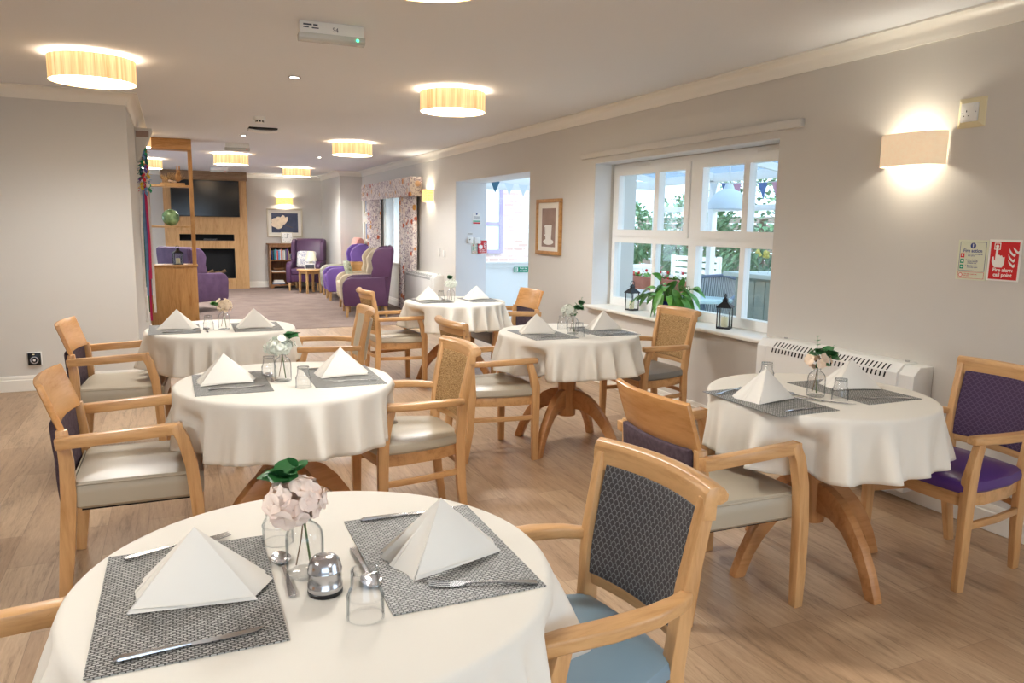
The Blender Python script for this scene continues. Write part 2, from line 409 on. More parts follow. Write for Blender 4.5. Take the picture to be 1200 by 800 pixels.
# ------------------------------------------------------------------ the room
W = 3.492; WO = 3.937; CE = 2.43; LW = 7.16; LX = -.31; YB = 17.3; Y0 = -3.4; X0 = -4.0
struct('floor', MB().box(X0, WO, Y0, 10.3, -.05, 0), 'floor')
struct('floor_carpet', MB().box(-3.2, W, 10.3, YB, -.05, .004), 'carpet')
struct('ceiling', MB().box(X0-.1, WO, Y0-.1, YB+.2, CE, CE+.08), 'ceiling')
m = MB()
for a, b, z0, z1 in ((Y0, -2.3, 0, CE), (-2.3, .2, 0, .25), (-2.3, .2, 2.1, CE), (.2, 3.75, 0, CE), (3.75, 6.03, 0, .672), (3.75, 6.03, 1.972, CE), (6.03, 7.40, 0, CE),
                     (7.40, 9.73, 1.985, CE), (9.73, 12.15, 0, CE), (12.15, 13.55, 0, .75), (12.15, 13.55, 1.98, CE), (13.55, YB, 0, CE)):
    m.box(W, WO, a, b, z0, z1)
struct('wall_right', m, 'wall')
struct('wall_left', MB().box(X0-.1, LX, LW, 10.4, 0, CE), 'wall')
struct('wall_side', MB().box(X0-.1, X0, Y0, LW, 0, CE), 'wall')
m = MB()
for a, b, z0, z1 in ((X0, -2.6, 0, CE), (-2.6, 1.6, 0, .4), (-2.6, 1.6, 2.1, CE), (1.6, W, 0, CE)): m.box(a, b, Y0-.2, Y0, z0, z1)
struct('wall_front', m, 'wall')
struct('wall_lounge', MB().box(-3.3, -3.2, 10.3, 11.4, 0, CE).box(-3.3, -3.2, 15.6, YB, 0, CE).box(-3.3, -3.2, 11.4, 15.6, 0, .3).box(-3.3, -3.2, 11.4, 15.6, 2.15, CE), 'wall')
struct('wall_back', MB().box(-3.3, WO, YB, YB+.15, 0, CE), 'wall')
struct('wall_alcove', MB().box(3.05, W, 15.26, YB, 0, CE), 'wall')
# painted linings of the window and doorway reveals, a few millimetres proud of the wall ends
def lining(n, y0, y1, z0, z1, x1, sill=False):
    m = MB().box(W+.004, x1, y1-.006, y1, z0, z1).box(W+.004, x1, y0, y0+.006, z0, z1).box(W+.004, x1, y0+.006, y1-.006, z1-.006, z1)
    struct('trim_'+n, m, 'reveal')
lining('1', 3.75, 6.03, .70, 1.972, 3.66); lining('2', 7.40, 9.73, 0, 1.985, WO)
# coving: a hollow quarter along each run; run = start, end, inward normal
def cove(n, runs):
    m = MB(); s = .095
    prof = [(0, -s), (.008, -s), (.012, -s+.012)]+[(s-(s-.02)*cos(a)*1.0+.0, -.006-(s-.024)*sin(a)) for a in [radians(90-k*15) for k in range(7)]][0:0]
    arc = [(.014+(s-.022)*(1-cos(radians(90*k/6))), -(s-.014)+(s-.022)*sin(radians(90*k/6))) for k in range(7)]
    prof = [(0, -s), (.010, -s), (.012, -s+.012)]+arc+[(s, -.010), (s, 0), (0, 0)]
    for (a, b, nrm, ea, eb) in runs:
        a = Vector((*a, CE)); b = Vector((*b, CE)); d = (b-a).normalized(); nv = Vector((*nrm, 0)); vs = []
        for p, e in ((a, ea), (b, eb)):
            sg = -1 if p is a else 1
            for q in prof: vs.append(p+nv*q[0]+Vector((0, 0, q[1]-.0005))+d*(sg*e*q[0]))
        k = len(prof); m.add(vs, [tuple(range(k)), tuple(range(k, 2*k))[::-1]]+[(i, (i+1) % k, k+(i+1) % k, k+i) for i in range(k)])
    struct('trim_'+n, m, 'trim', ang=50)
cove('3', [((W, Y0), (W, 15.26), (-1, 0), -1, -1), ((W, 15.26), (3.05, 15.26), (0, -1), -1, 1), ((3.05, 15.26), (3.05, YB), (-1, 0), 1, -1), ((3.05, YB), (-3.2, YB), (0, -1), -1, -1)])
cove('4', [((X0, LW), (LX, LW), (0, -1), -1, 1), ((LX, LW), (LX, 10.4), (1, 0), 1, 0)])
def skirting(n, runs):
    m = MB(); prof = [(0, 0), (.018, 0), (.018, .092), (.011, .098), (.013, .112), (.006, .128), (0, .128)]
    for a, b, nrm in runs:
        a = Vector((*a, .003)); b = Vector((*b, .003)); nv = Vector((*nrm, 0)); k = len(prof)
        vs = [p+nv*q[0]+Vector((0, 0, q[1])) for p in (a, b) for q in prof]
        m.add(vs, [tuple(range(k)), tuple(range(k, 2*k))[::-1]]+[(i, (i+1) % k, k+(i+1) % k, k+i) for i in range(k)])
    struct('baseboard_'+n, m, 'trim')
skirting('right', [((W, Y0), (W, 7.40), (-1, 0)), ((W, 9.73), (W, 15.26), (-1, 0))])
skirting('left', [((X0, LW), (LX, LW), (0, -1)), ((LX, LW-.018), (LX, 10.4), (1, 0))])
skirting('back', [((-3.2, YB), (3.05, YB), (0, -1)), ((3.05, YB), (3.05, 15.26), (-1, 0)), ((3.032, 15.26), (W, 15.26), (0, -1))])

# ------------------------------------------------------------------ windows
# window_1: two casements over two fixed lights, each split by a glazing bar
XF = 3.69
w1 = MB(); fX = lambda x0, x1: (lambda m, u0, u1, z0, z1: m.box(x0, x1, u0, u1, z0, z1))
o_ = fX(XF, XF+.07); frame(w1, o_, 3.756, 6.024, .701, 1.966, .05, .072)
o_(w1, 4.79, 4.885, .773, 1.916); o_(w1, 3.806, 4.79, 1.272, 1.332); o_(w1, 4.885, 5.974, 1.272, 1.332)
w1 = w1.build('window_1', 'upvc', None, 0, smooth=False); w1['kind'] = 'structure'
for y0, y1, yb in ((4.90, 5.958, 5.325), (3.822, 4.775, 4.245)):
    s = MB(); g = fX(XF-.014, XF+.05); frame(s, g, y0-.012, y1+.012, 1.330, 1.918, .058); g(s, yb-.03, yb+.03, 1.388, 1.860); s.build('sash', 'upvc', w1, 0, smooth=False)
    MB().box(XF+.03, XF+.036, y0+.04, y1-.04, 1.38, 1.86).build('glass_pane', 'pane', w1)
for y0, y1, yb in ((4.885, 5.974, 5.355), (3.806, 4.79, 4.265)):
    MB().box(XF+.005, XF+.06, yb-.026, yb+.026, .773, 1.272).build('glazing_bar', 'upvc', w1)
    MB().box(XF+.03, XF+.036, y0, y1, .77, 1.275).build('glass_pane', 'pane', w1)
for y in (5.55, 4.05):
    MB().box(XF-.01, XF+.001, y-.11, y+.11, 1.932, 1.95).build('trickle_vent', 'white', w1, .004)
struct('trim_5', MB().prism([(3.43, .674), (XF+.02, .674), (XF+.02, .70), (3.44, .70), (3.43, .694)], 3.62, 6.06, 'y'), 'trim', .004)
struct('trim_6', MB().box(W-.034, W, 3.55, 6.24, 2.016, 2.066), 'wall', .004)
# window_2 behind the curtains, with its net
XG = 3.66; w2 = MB(); o_ = fX(XG, XG+.06); frame(w2, o_, 12.15, 13.55, .75, 1.98, .06); o_(w2, 12.82, 12.88, .81, 1.92)
w2 = w2.build('window_2', 'upvc', None, smooth=False); w2['kind'] = 'structure'
MB().box(XG+.025, XG+.03, 12.2, 13.5, .8, 1.95).build('glass_pane', 'pane', w2)
struct('trim_7', MB().box(W-.04, XG, 12.1, 13.6, .735, .755), 'trim', .004)
# unseen windows: behind the camera for the near end, and one added for the lounge
def far_window(n, box_fn, u0, u1, z0, z1, k):
    m = MB(); frame(m, box_fn, u0, u1, z0, z1, .07)
    for i in range(1, k): c = u0+(u1-u0)*i/k; box_fn(m, c-.035, c+.035, z0+.07, z1-.07)
    o = m.build(n, 'upvc', None, smooth=False); o['kind'] = 'structure'
far_window('window_3', lambda m, p, q, a, b: m.box(3.69, 3.75, p, q, a, b), -2.3, .2, .25, 2.1, 3)
far_window('window_4', lambda m, p, q, a, b: m.box(p, q, Y0-.12, Y0-.06, a, b), -2.6, 1.6, .4, 2.1, 4)
far_window('window_8_added', lambda m, p, q, a, b: m.box(-3.29, -3.22, p, q, a, b), 11.4, 15.6, .3, 2.15, 4)  # unseen, added in the lounge side wall for extra bluish daylight

# ------------------------------------------------------------------ fixed things on the walls
def sign_action(loc, face, label, group=None):
    t = wthing('fire_action_sign', label, 'sign', loc, face, group)
    MB().box(-.075, .075, -.095, .095, 0, .003).build('board', 'signc', t)
    def frame(n, x0, x1, y0, y1, w, mt):
        MB().box(x0, x1, y0, y0+w, .003, .0036).box(x0, x1, y1-w, y1, .003, .0036).box(x0, x0+w, y0+w, y1-w, .003, .0036).box(x1-w, x1, y0+w, y1-w, .003, .0036).build(n, mt, t)
    frame('border', -.065, .065, -.052, .086, .0016, 'navy'); frame('warning_border', -.065, .065, -.088, -.057, .0014, 'red')
    MB().lathe([(.0135, .003), (.0135, .0038)], 20, (0, .068, 0)).build('blue_disc', 'navy', t)
    MB().box(-.0022, .0022, .062, .077, .0038, .0044).box(-.0022, .0022, .057, .060, .0038, .0044).build('exclamation_mark', 'signw', t)
    text('lettering', 'Fire action', .022, (0, .037, .0032), 'navy', t, 'CENTER', .0004)
    for i, (c, s) in enumerate((('red', '1  Operate the nearest\n    fire alarm'), ('green', '2  Leave building\n    by the nearest\n    available exit'), ('green', '3  Report to the\n    assembly point'))):
        y = .021-.027*i
        MB().box(-.059, -.040, y-.010, y+.010, .003, .0036).build('pictogram', c, t)
        MB().lathe([(.0045, .0036), (.0045, .0042)], 10, (-.0495, y, 0)).build('pictogram_mark', 'signw', t)
        text('lettering', s, .0088, (-.032, y+.004, .0032), 'navy', t, space=.85)
    MB().lathe([(.010, .003), (.010, .0036)], 16, (-.051, -.0725, 0)).build('ban_disc', 'red', t)
    MB().lathe([(.0072, .0036), (.0072, .0041)], 16, (-.051, -.0725, 0)).build('ban_centre', 'signw', t)
    text('lettering', 'The lifts must not\nbe used', .009, (-.034, -.070, .0032), 'red', t, space=.85)
    return t
def sign_call(loc, face, label):
    t = wthing('fire_alarm_sign', label, 'sign', loc, face)
    MB().box(-.075, .075, -.095, .095, 0, .003).build('board', 'signw', t)
    board = t; t = MB().box(-.066, .066, -.088, .084, .003, .0036).build('red_field', 'red', t)
    MB().box(-.050, -.020, .048, .080, .0036, .0040).build('call_box', 'signw', t)
    MB().box(-.046, -.024, .052, .076, .0040, .0043).build('call_box_face', 'red', t)
    MB().lathe([(.0075, .0043), (.0075, .0047)], 14, (-.035, .064, 0)).build('button', 'signw', t)
    MB().prism([(-.040, .060), (-.035, .064), (-.030, .060), (-.030, .022), (-.024, .026), (-.018, .020), (-.012, .023), (-.006, .014), (.003, .016), (.003, -.014), (-.003, -.028), (-.007, -.033), (-.040, -.033), (-.046, -.028), (-.056, -.008), (-.056, .014), (-.048, .016), (-.046, .000), (-.041, .000)], .0036, .0045).build('pointing_hand', 'signw', t)
    for dx, dy, k in ((0, 0, 1), (-.002, -.026, 1), (.0, -.05, .9), (.018, .012, .8)):
        MB().prism([(.020+dx, .030*k+.026+dy), (.024+dx, .012+.026+dy), (.034+dx, .000+.026+dy), (.046+dx, -.008+.026+dy), (.052+dx, -.002+.026+dy), (.050+dx, .010+.026+dy), (.043+dx, .004+.026+dy), (.032+dx, .014+.026+dy)], .0036, .0042).build('flame', 'signw', t)
    text('lettering', 'Fire alarm\ncall point', .0235, (0, -.052, .0037), 'signw', t, 'CENTER', .0006, .95)
    return board
sign_action((W, 2.417, 1.274), '-X', 'pale green fire action notice beside the red call point sign, near the brightest wall light')
sign_call((W, 2.264, 1.279), '-X', 'red fire alarm call point sign with a white pointing hand, beside the big convector')
sign_action((3.80, 9.721, 1.115), '-Y', 'small fire action notice inside the doorway beside a small red sign')
sign_call((3.882, 9.721, 1.118), '-Y', 'small red fire alarm call point sign inside the doorway')
t = wthing('safety_notice', 'white notice with green and red bands high inside the doorway', 'sign', (3.795, 9.721, 1.50), '-Y')
MB().box(-.055, .055, -.075, .075, 0, .003).build('board', 'signw', t)
MB().box(-.052, .052, -.045, -.030, .003, .0035).build('green_band', 'green', t); MB().box(-.052, .052, -.072, -.052, .003, .0035).build('red_band', 'red', t)
MB().lathe([(.012, .003), (.012, .0035)], 12, (0, .058, 0)).build('blue_disc', 'navy', t)
MB().box(-.045, .045, .018, .024, .003, .0035).box(-.045, .04, .004, .009, .003, .0035).box(-.045, .045, -.012, -.007, .003, .0035).build('text_lines', 'print', t)
for x, z, w, lb in ((3.70, 1.205, .075, 'white keyswitch box under a small grey label inside the doorway'), (3.80, 1.20, .08, 'plain white switch plate beside the keyswitch box inside the doorway')):
    t = wthing('switch_plate', lb, 'switch', (x, 9.721, z), '-Y')
    MB().box(-w/2, w/2, -.043, .043, 0, .022).build('plate', 'white', t, .004)
    (MB().lathe([(.008, .022), (.008, .026)], 12, (-.01, .01, 0)) if w < .08 else MB().box(-.012, .012, -.018, .018, .022, .027)).build('key_barrel' if w < .08 else 'rocker', 'print' if w < .08 else 'white', t)
t = wthing('label_strip', 'small grey label strip above the keyswitch box inside the doorway', 'label', (3.70, 9.721, 1.29), '-Y')
MB().box(-.04, .04, -.012, .012, 0, .003).build('strip', 'signw', t); MB().box(-.034, .034, -.004, .004, .003, .0034).build('print', 'print', t)
# white socket on a cream surround, high on the near wall
t = wthing('wall_socket', 'white switched wall socket in a square cream surround', 'socket', (W, 2.494, 1.966), '-X')
MB().add([(x, y, z) for k, z in ((.069, 0), (.064, .006), (.046, .016)) for x, y in ((-k, -k), (k, -k), (k, k), (-k, k))], [(0, 1, 5, 4), (1, 2, 6, 5), (2, 3, 7, 6), (3, 0, 4, 7), (4, 5, 9, 8), (5, 6, 10, 9), (6, 7, 11, 10), (7, 4, 8, 11), (8, 9, 10, 11), (3, 2, 1, 0)]).build('surround', 'cream', t, smooth=False)
MB().box(-.043, .043, -.043, .043, .016, .026).build('plate', 'white', t, .003)
MB().box(.017, .027, .014, .034, .026, .031).build('switch', 'white', t, .001)
for x, y, w, h in ((-.012, .006, .004, .009), (-.024, -.016, .007, .004), (.0, -.016, .007, .004)):
    MB().box(x-w/2, x+w/2, y-h/2, y+h/2, .026, .0263).build('pin_slot', 'matblack', t)
for x in (-.034, .034): MB().lathe([(.0032, .026), (.0032, .0265)], 8, (x, 0, 0)).build('screw', 'chrome', t)
# black heating control low on the grey wall
t = wthing('wall_control', 'small black wall control with a round dial low on the taupe wall', 'control', (-1.087, LW, .268), '-Y')
MB().box(-.052, .052, -.056, .056, 0, .012).build('back_plate', 'white', t, .003)
MB().box(-.045, .045, -.050, .050, .012, .03).build('body', 'black', t, .003)
MB().lathe([(.030, .03), (.030, .034), (.022, .034), (.022, .03)], 20, (0, -.008, 0)).build('dial_ring', 'chrome', t)
MB().lathe([(.010, .03), (.010, .038)], 14, (0, -.008, 0)).build('dial', 'white', t); MB().box(-.014, .004, .034, .042, .03, .0306).build('label_mark', 'cream', t)
for y, z, w, h, lb in ((10.40, 1.02, .05, .13, 'slim white wall unit between the far wall light and the doorway'), (10.18, 1.005, .09, .09, 'square white light switch beside the slim wall unit')):
    t = wthing('light_switch', lb, 'switch', (W, y, z), '-X')
    MB().box(-w/2, w/2, -h/2, h/2, 0, .012).build('plate', 'white', t, .003); MB().box(-.012, .012, -.02, .02, .012, .017).build('rocker', 'white', t, .002)

# cup picture
t = wthing('framed_cup_picture', 'tall oak-framed picture of a white cup beside the doorway', 'picture', (W, 6.905, 1.40), '-X')
fw, fh, k = .272, .278, .036
MB().box(-fw, fw, fh-k, fh, 0, .03).box(-fw, fw, -fh, -fh+k, 0, .03).box(-fw, -fw+k, -fh+k, fh-k, 0, .03).box(fw-k, fw, -fh+k, fh-k, 0, .03).build('frame', 'oak_z', t, .003)
MB().box(-fw+k, fw-k, -fh+k, fh-k, .004, .014).build('mount', 'mount', t)
t = MB().box(-.15, .15, -.20, .185, .014, .0155).build('print', 'brown', t)
MB().prism([(-.075, .02), (.075, .02), (.06, -.13), (-.06, -.13)], .0155, .017).build('cup', 'signw', t)
MB().prism([(.115*cos(a*pi/10), -.15+.03*sin(a*pi/10)) for a in range(20)], .0155, .0165).build('saucer', 'signw', t)
MB().box(-.1, -.07, -.09, -.075, .0155, .017).box(-.1, -.085, -.09, .0, .0155, .017).box(-.1, -.07, -.0, .012, .0155, .017).build('cup_handle', 'signw', t)

# wall lights: half-drum shades open above and below
def sconce(loc, face, w, h, d, mat, label, power, col=(1, .8, .5)):
    t = wthing('wall_light', label, 'wall light', loc, face, 'half-drum wall lights')
    MB().box(-.05, .05, -.04, .04, 0, .015).build('back_plate', 'white', t, .003)
    n = 20
    MB().sheet(lambda u, v: (-w/2*cos(pi*u), -h/2+h*v, .004+d*sin(pi*u)**.6), n, 1, .003).build('shade', mat, t)
    MB().tube([(0, 0, .01), (0, 0, d*.45)], .008).build('lamp_arm', 'white', t)
    MB().ball((0, 0, d*.5), (.022, .03, .022)).build('bulb', 'diffuser', t)
    o = light('wall_lamp_light', 'POINT', (0, 0, 0), power, col, shadow_soft_size=.03)
    f = FACE[face]; p = Vector(loc)+f @ Vector((0, .0, d*.5)); o.location = p
sconce((W, 2.775, 1.815), '-X', .345, .16, .11, 'linen', 'cream linen wall light on the near wall beside the high socket', 11, (1, .96, .82))
sconce((W, 10.83, 1.83), '-X', .30, .17, .11, 'amber', 'amber wall light beside the flowered curtain', 22, (1, .93, .78))
sconce((2.25, YB, 1.87), '-Y', .34, .14, .10, 'amber', 'amber wall light above the flower picture at the lounge end', 22, (1, .95, .85))

# convector heaters
def convector(loc, L, h, label, grp):
    t = wthing('convector_heater', label, 'heater', loc, '-X', grp)
    d = .15
    MB().prism([(0, .0), (d, .0), (d, h-.045), (d-.05, h), (0, h)], -L/2+.09, L/2-.09, 'x').xf(Matrix(((1, 0, 0, 0), (0, 0, 1, 0), (0, 1, 0, 0), (0, 0, 0, 1)))).build('casing', 'white', t, .003)
    for s in (-1, 1):
        e = MB().prism([(0, .02), (d-.012, .02), (d-.012, h-.05), (d-.055, h-.006), (0, h-.006)], s*L/2, s*(L/2-.09), 'x').xf(Matrix(((1, 0, 0, 0), (0, 0, 1, 0), (0, 1, 0, 0), (0, 0, 0, 1))))
        e.build('end_cap', 'white', t, .003)
    m = MB(); m2 = MB(); n = int((L-.26)/.027)
    for i in range(n):
        x = -L/2+.14+i*.027; q = lambda y: d-.003-(y-h+.042)*1.1+.0015
        m.add([(x, h-.078, d+.001), (x+.010, h-.078, d+.001), (x+.017, h-.05, d+.001), (x+.007, h-.05, d+.001)], [(0, 1, 2, 3)])
        m.add([(x+.009, h-.040, q(h-.040)), (x+.018, h-.040, q(h-.040)), (x+.018, h-.012, q(h-.012)), (x+.009, h-.012, q(h-.012))], [(0, 1, 2, 3)])
        for y in (.055, .092): m2.add([(x, y, d+.001), (x+.010, y, d+.001), (x+.017, y+.028, d+.001), (x+.007, y+.028, d+.001)], [(0, 1, 2, 3)])
    m.build('upper_grille', 'matblack', t); m2.build('lower_grille', 'matblack', t)
    for x in (-L/2+.13, L/2-.13): MB().lathe([(.012, 0), (.012, .008)], 12).xf(Matrix.Translation((x, h, .03)) @ Matrix.Rotation(-pi/2, 4, 'X')).build('lock_screw', 'chrome', t)
convector((W, 3.12, .06), 1.12, .675, 'long white convector heater with slotted grilles under the near wall light', 'convector heaters')
convector((W, 10.98, .06), 1.5, .64, 'white convector heater between the curtain and the doorway', 'convector heaters')
# ------------------------------------------------------------------ dining chairs
def cushion(mb, plan, rings, n):
    vs = []; fs = []
    cx = sum(p[0] for p in plan)/len(plan); k = len(plan)
    for sc, z in rings:
        for x, y in plan: vs.append((cx+(x-cx)*sc, y*sc, z))
    for i in range(len(rings)-1):
        for j in range(k): q = (j+1) % k; fs.append((i*k+j, i*k+q, (i+1)*k+q, (i+1)*k+j))
    fs += [tuple(range(k))[::-1], tuple((len(rings)-1)*k+j for j in range(k))]
    return mb.add(vs, fs)
def seat_plan(e=0):
    pts = []
    for k in range(13):
        y = (.232+e)*(k/6-1); pts.append((.205+e+.028*(1-(k/6-1)**2), y))
    pts += [(.10, .238+e), (-.06, .215+e), (-.185-e, .165+e)]
    for k in range(1, 6): y = (.165+e)*(1-k/3); pts.append((-.185-e-.012*(1-(y/.165)**2), y))
    pts += [(-.185-e, -.165-e), (-.06, -.215-e), (.10, -.238-e)]
    return pts
OBST = []
def arms(x, y, deg, pts):
    c, s = cos(radians(deg)), sin(radians(deg))
    for a, b in pts:
        for q in (-1, 1): OBST.append((x+c*a-s*b*q, y+s*a+c*b*q))
def chair_crest(label, x, y, deg, seat, back, outer=None):
    arms(x, y, deg, [(.21, .236), (.13, .24), (.05, .246)])
    t = thing('dining_chair', label, 'chair', (x, y, 0), radians(deg))
    cushion(MB(), seat_plan(.012), [(.97, .400), (1, .41), (1.0, .428), (.975, .444), (.88, .455), (.6, .462), (.3, .464)], 0).build('seat', seat, t)
    MB().prism(seat_plan(), .345, .402).build('seat_frame', 'beech_y', t, .003)
    for s in (-1, 1):
        MB().bar([(.198, s*.240, 0), (.196, s*.240, .36), (.194, s*.240, .455), (.176, s*.239, .53), (.152, s*.236, .605)], .036, .044, (1, 0, 0), [(.85, .8), (1, 1.05), (1.05, 1.1), (.9, .9), (.85, .75)]).build('front_leg', 'beech_z', t, .003)
        MB().bar([(-.226, s*.155, 0), (-.20, s*.165, .20), (-.188, s*.172, .42), (-.205, s*.184, .62), (-.244, s*.193, .82)], .034, .044, (1, 0, 0), [(.8, .75), (.95, .95), (1, 1), (.95, .9), (.85, .75)]).build('back_leg', 'beech_z', t, .003)
        MB().bar([(.205, s*.236, .612), (.15, s*.239, .613), (.05, s*.246, .612), (-.06, s*.243, .611), (-.14, s*.224, .608), (-.195, s*.198, .603)], .05, .032, (0, 0, 1), [(.85, 1), (1, 1), (1.05, 1), (.95, 1), (.8, .95), (.62, .9)]).build('armrest', 'beech_x', t, .007, 3)
        MB().bar([(.19, s*.236, .265), (0, s*.215, .265), (-.195, s*.168, .265)], .018, .028).build('stretcher', 'beech_x', t, .003)
    MB().bar([(-.198, y_, .285) if abs(y_) > .1 else (-.216, y_, .285) for y_ in (-.165, -.09, 0, .09, .165)], .018, .026).build('rear_stretcher', 'beech_y', t, .003)
    bow = lambda y_: .036*(1-(y_/.2)**2)
    cr = [(.016, -.040), (.015, .0), (.013, .020), (.004, .032), (-.012, .037), (-.030, .032), (-.040, .018), (-.038, .004), (-.026, -.003), (-.014, -.006), (-.013, -.040)]
    n = 12; pts = [(-.242-bow(q), q, .815) for q in [-.213+.426*k/n for k in range(n+1)]]
    MB().sweep(pts, [(a, b) for a, b in cr], (0, 0, 1)).build('crest_rail', 'beech_y', t, .002)
    MB().bar([(-.196-bow(q)*.9, q, .492) for q in [-.172+.344*k/8 for k in range(9)]], .024, .034).build('back_rail', 'beech_y', t, .003)
    def pn(u, v, o=0):
        q = -.172+.344*u; z = .505+.285*v
        return (-.190-.052*((z-.5)/.3)**1.25-bow(q)*.95+o, q, z)
    bp = MB().sheet(lambda u, v: pn(u, v), 10, 6, .030).build('back_panel', back, t, .004)
    if outer: MB().sheet(lambda u, v: pn(.04+.92*u, .03+.94*v, -.021), 10, 6, .018).build('outer_back_panel', outer, bp, .006)
    return t
def chair_slab(label, x, y, deg, seat, pad='aub'):
    arms(x, y, deg, [(.215, .272), (.16, .272), (.08, .272)])
    t = thing('slab_back_chair', label, 'chair', (x, y, 0), radians(deg))
    m = MB(); pl = rrect(.45, .50, .03)
    cushion(m, [(a+.018, b) for a, b in pl], [(.95, .340), (1, .352), (1.012, .40), (1, .430), (.96, .444), (.80, .452), (.4, .456)], 0); st = m.build('seat', seat, t)
    MB().box(-.18, .20, -.22, .22, .328, .342).build('seat_base', 'matblack', t)
    MB().tube([(a*1.006+.018, b*1.006, .436) for a, b in pl+pl[:1]], .0035, 6).build('piping', seat, st)
    for s in (-1, 1):
        MB().bar([(-.252, s*.238, 0), (-.232, s*.238, .20), (-.216, s*.238, .40), (-.216, s*.238, .52), (-.226, s*.236, .645)], .036, .052, (1, 0, 0), [(.9, .8), (1, 1), (1, 1), (1, .9), (.9, .7)]).build('back_leg', 'beech_z', t, .003)
        MB().bar([(-.243, s*.272, .604), (-.05, s*.272, .614), (.179, s*.272, .626)], .042, .042).build('armrest', 'beech_x', t, .004)
        MB().bar([(.150, s*.272, .640), (.178, s*.272, .585), (.203, s*.271, .48), (.217, s*.270, .33), (.224, s*.268, .15), (.226, s*.267, 0)], .042, .046, (1, 0, 0), [(1, .9), (1, .95), (1, 1), (1, 1), (.95, .95), (.85, .8)]).build('front_leg', 'beech_z', t, .003)
    bow = lambda q: .040*(1-(q/.24)**2)
    MB().sheet(lambda u, v: (-.220-bow(-.21+.42*u)*.8-.010*sin(pi*v)-.05*max(0, v-.6), -.214+.428*u, .33+.312*v), 10, 8, .034).build('back_pad', pad, t, .006)
    MB().sheet(lambda u, v: (-.219-bow(-.234+.468*u)-.062*v, -.234+.468*u, .632+.180*v), 14, 3, .022).build('top_panel', 'slab', t, .004)
    return t
chair_slab('slab-backed beech armchair with a taupe seat, pulled up to the white hydrangea table', -.177, 3.318, -.7, 'taupe')
chair_slab('slab-backed beech armchair with a taupe seat, standing just in front of the taupe wall', -.319, 5.06, -3.8, 'taupe')
chair_slab('slab-backed beech armchair with its back to the view, at the table by the long convector', 1.86, 2.263, -1.1, 'taupe')
chair_slab('slab-backed beech armchair with a greyish seat in front of the conservatory doorway', 2.811, 6.467, 181, 'greyv')
chair_slab('slab-backed beech armchair whose arm just shows beside the cloth of the chrome-shaker table', -.40, 1.380, 0, 'taupe')
chair_crest('crest-railed beech armchair, tan woven back and taupe seat, drawn up to the white hydrangea table', .979, 3.368, 181.3, 'taupe', 'tan')
chair_crest('crest-railed beech armchair, tan woven back and taupe seat, facing the window table from mid-room', 1.737, 4.214, 1.9, 'taupe', 'tan')
chair_crest('crest-railed beech armchair, tan woven back and taupe seat, in front of the plum wing chair', 1.736, 6.418, 1.6, 'taupe', 'tan')
chair_crest('crest-railed beech armchair, brown woven back and slate grey seat, under the window sill', 2.982, 4.351, 182, 'greyv', 'tan')
chair_crest('beech armchair with a plain pale vinyl back, at the table before the oak divider', .90, 5.03, 175, 'taupe', 'taupe', 'taupe')
chair_crest('beech armchair with a grey scale-patterned back and dusty blue seat at the chrome-shaker table', .78, 1.435, 184.9, 'blue', 'scales', 'scales')
chair_crest('beech armchair with a purple patterned back and shiny purple seat beside the convector heater', 2.979, 2.058, 176, 'purplev', 'purplef', 'purplef')

# ------------------------------------------------------------------ tables and cloths
TZ = .735
def dining_table(x, y, deg, label):
    t = thing('pedestal_table', label, 'table', (x, y, 0), radians(deg), 'round pedestal tables')
    MB().lathe([(.43, TZ-.030), (.438, TZ-.026), (.438, TZ-.006), (.434, TZ-.002)], 48).build('tabletop', 'table_x', t)
    MB().lathe([(.15, TZ-.055), (.15, TZ-.030)], 24).build('top_plate', 'table_x', t)
    MB().lathe([(.055, .20), (.058, .205), (.058, TZ-.05)], 28).build('column', 'table_z', t)
    for k in range(4):
        a = k*pi/2; n = 9; pts = []; prof = []
        up = [(.05, .375), (.10, .368), (.17, .335), (.24, .27), (.30, .19), (.345, .105), (.378, .02), (.383, 0)]
        lo = [(.333, 0), (.325, .02), (.295, .09), (.25, .155), (.19, .215), (.13, .245), (.05, .25)]
        MB().prism(up+lo, -.021, .021, 'y').xf(Matrix.Rotation(a, 4, 'Z')).build('leg', 'table_x', t, .004)
    return t
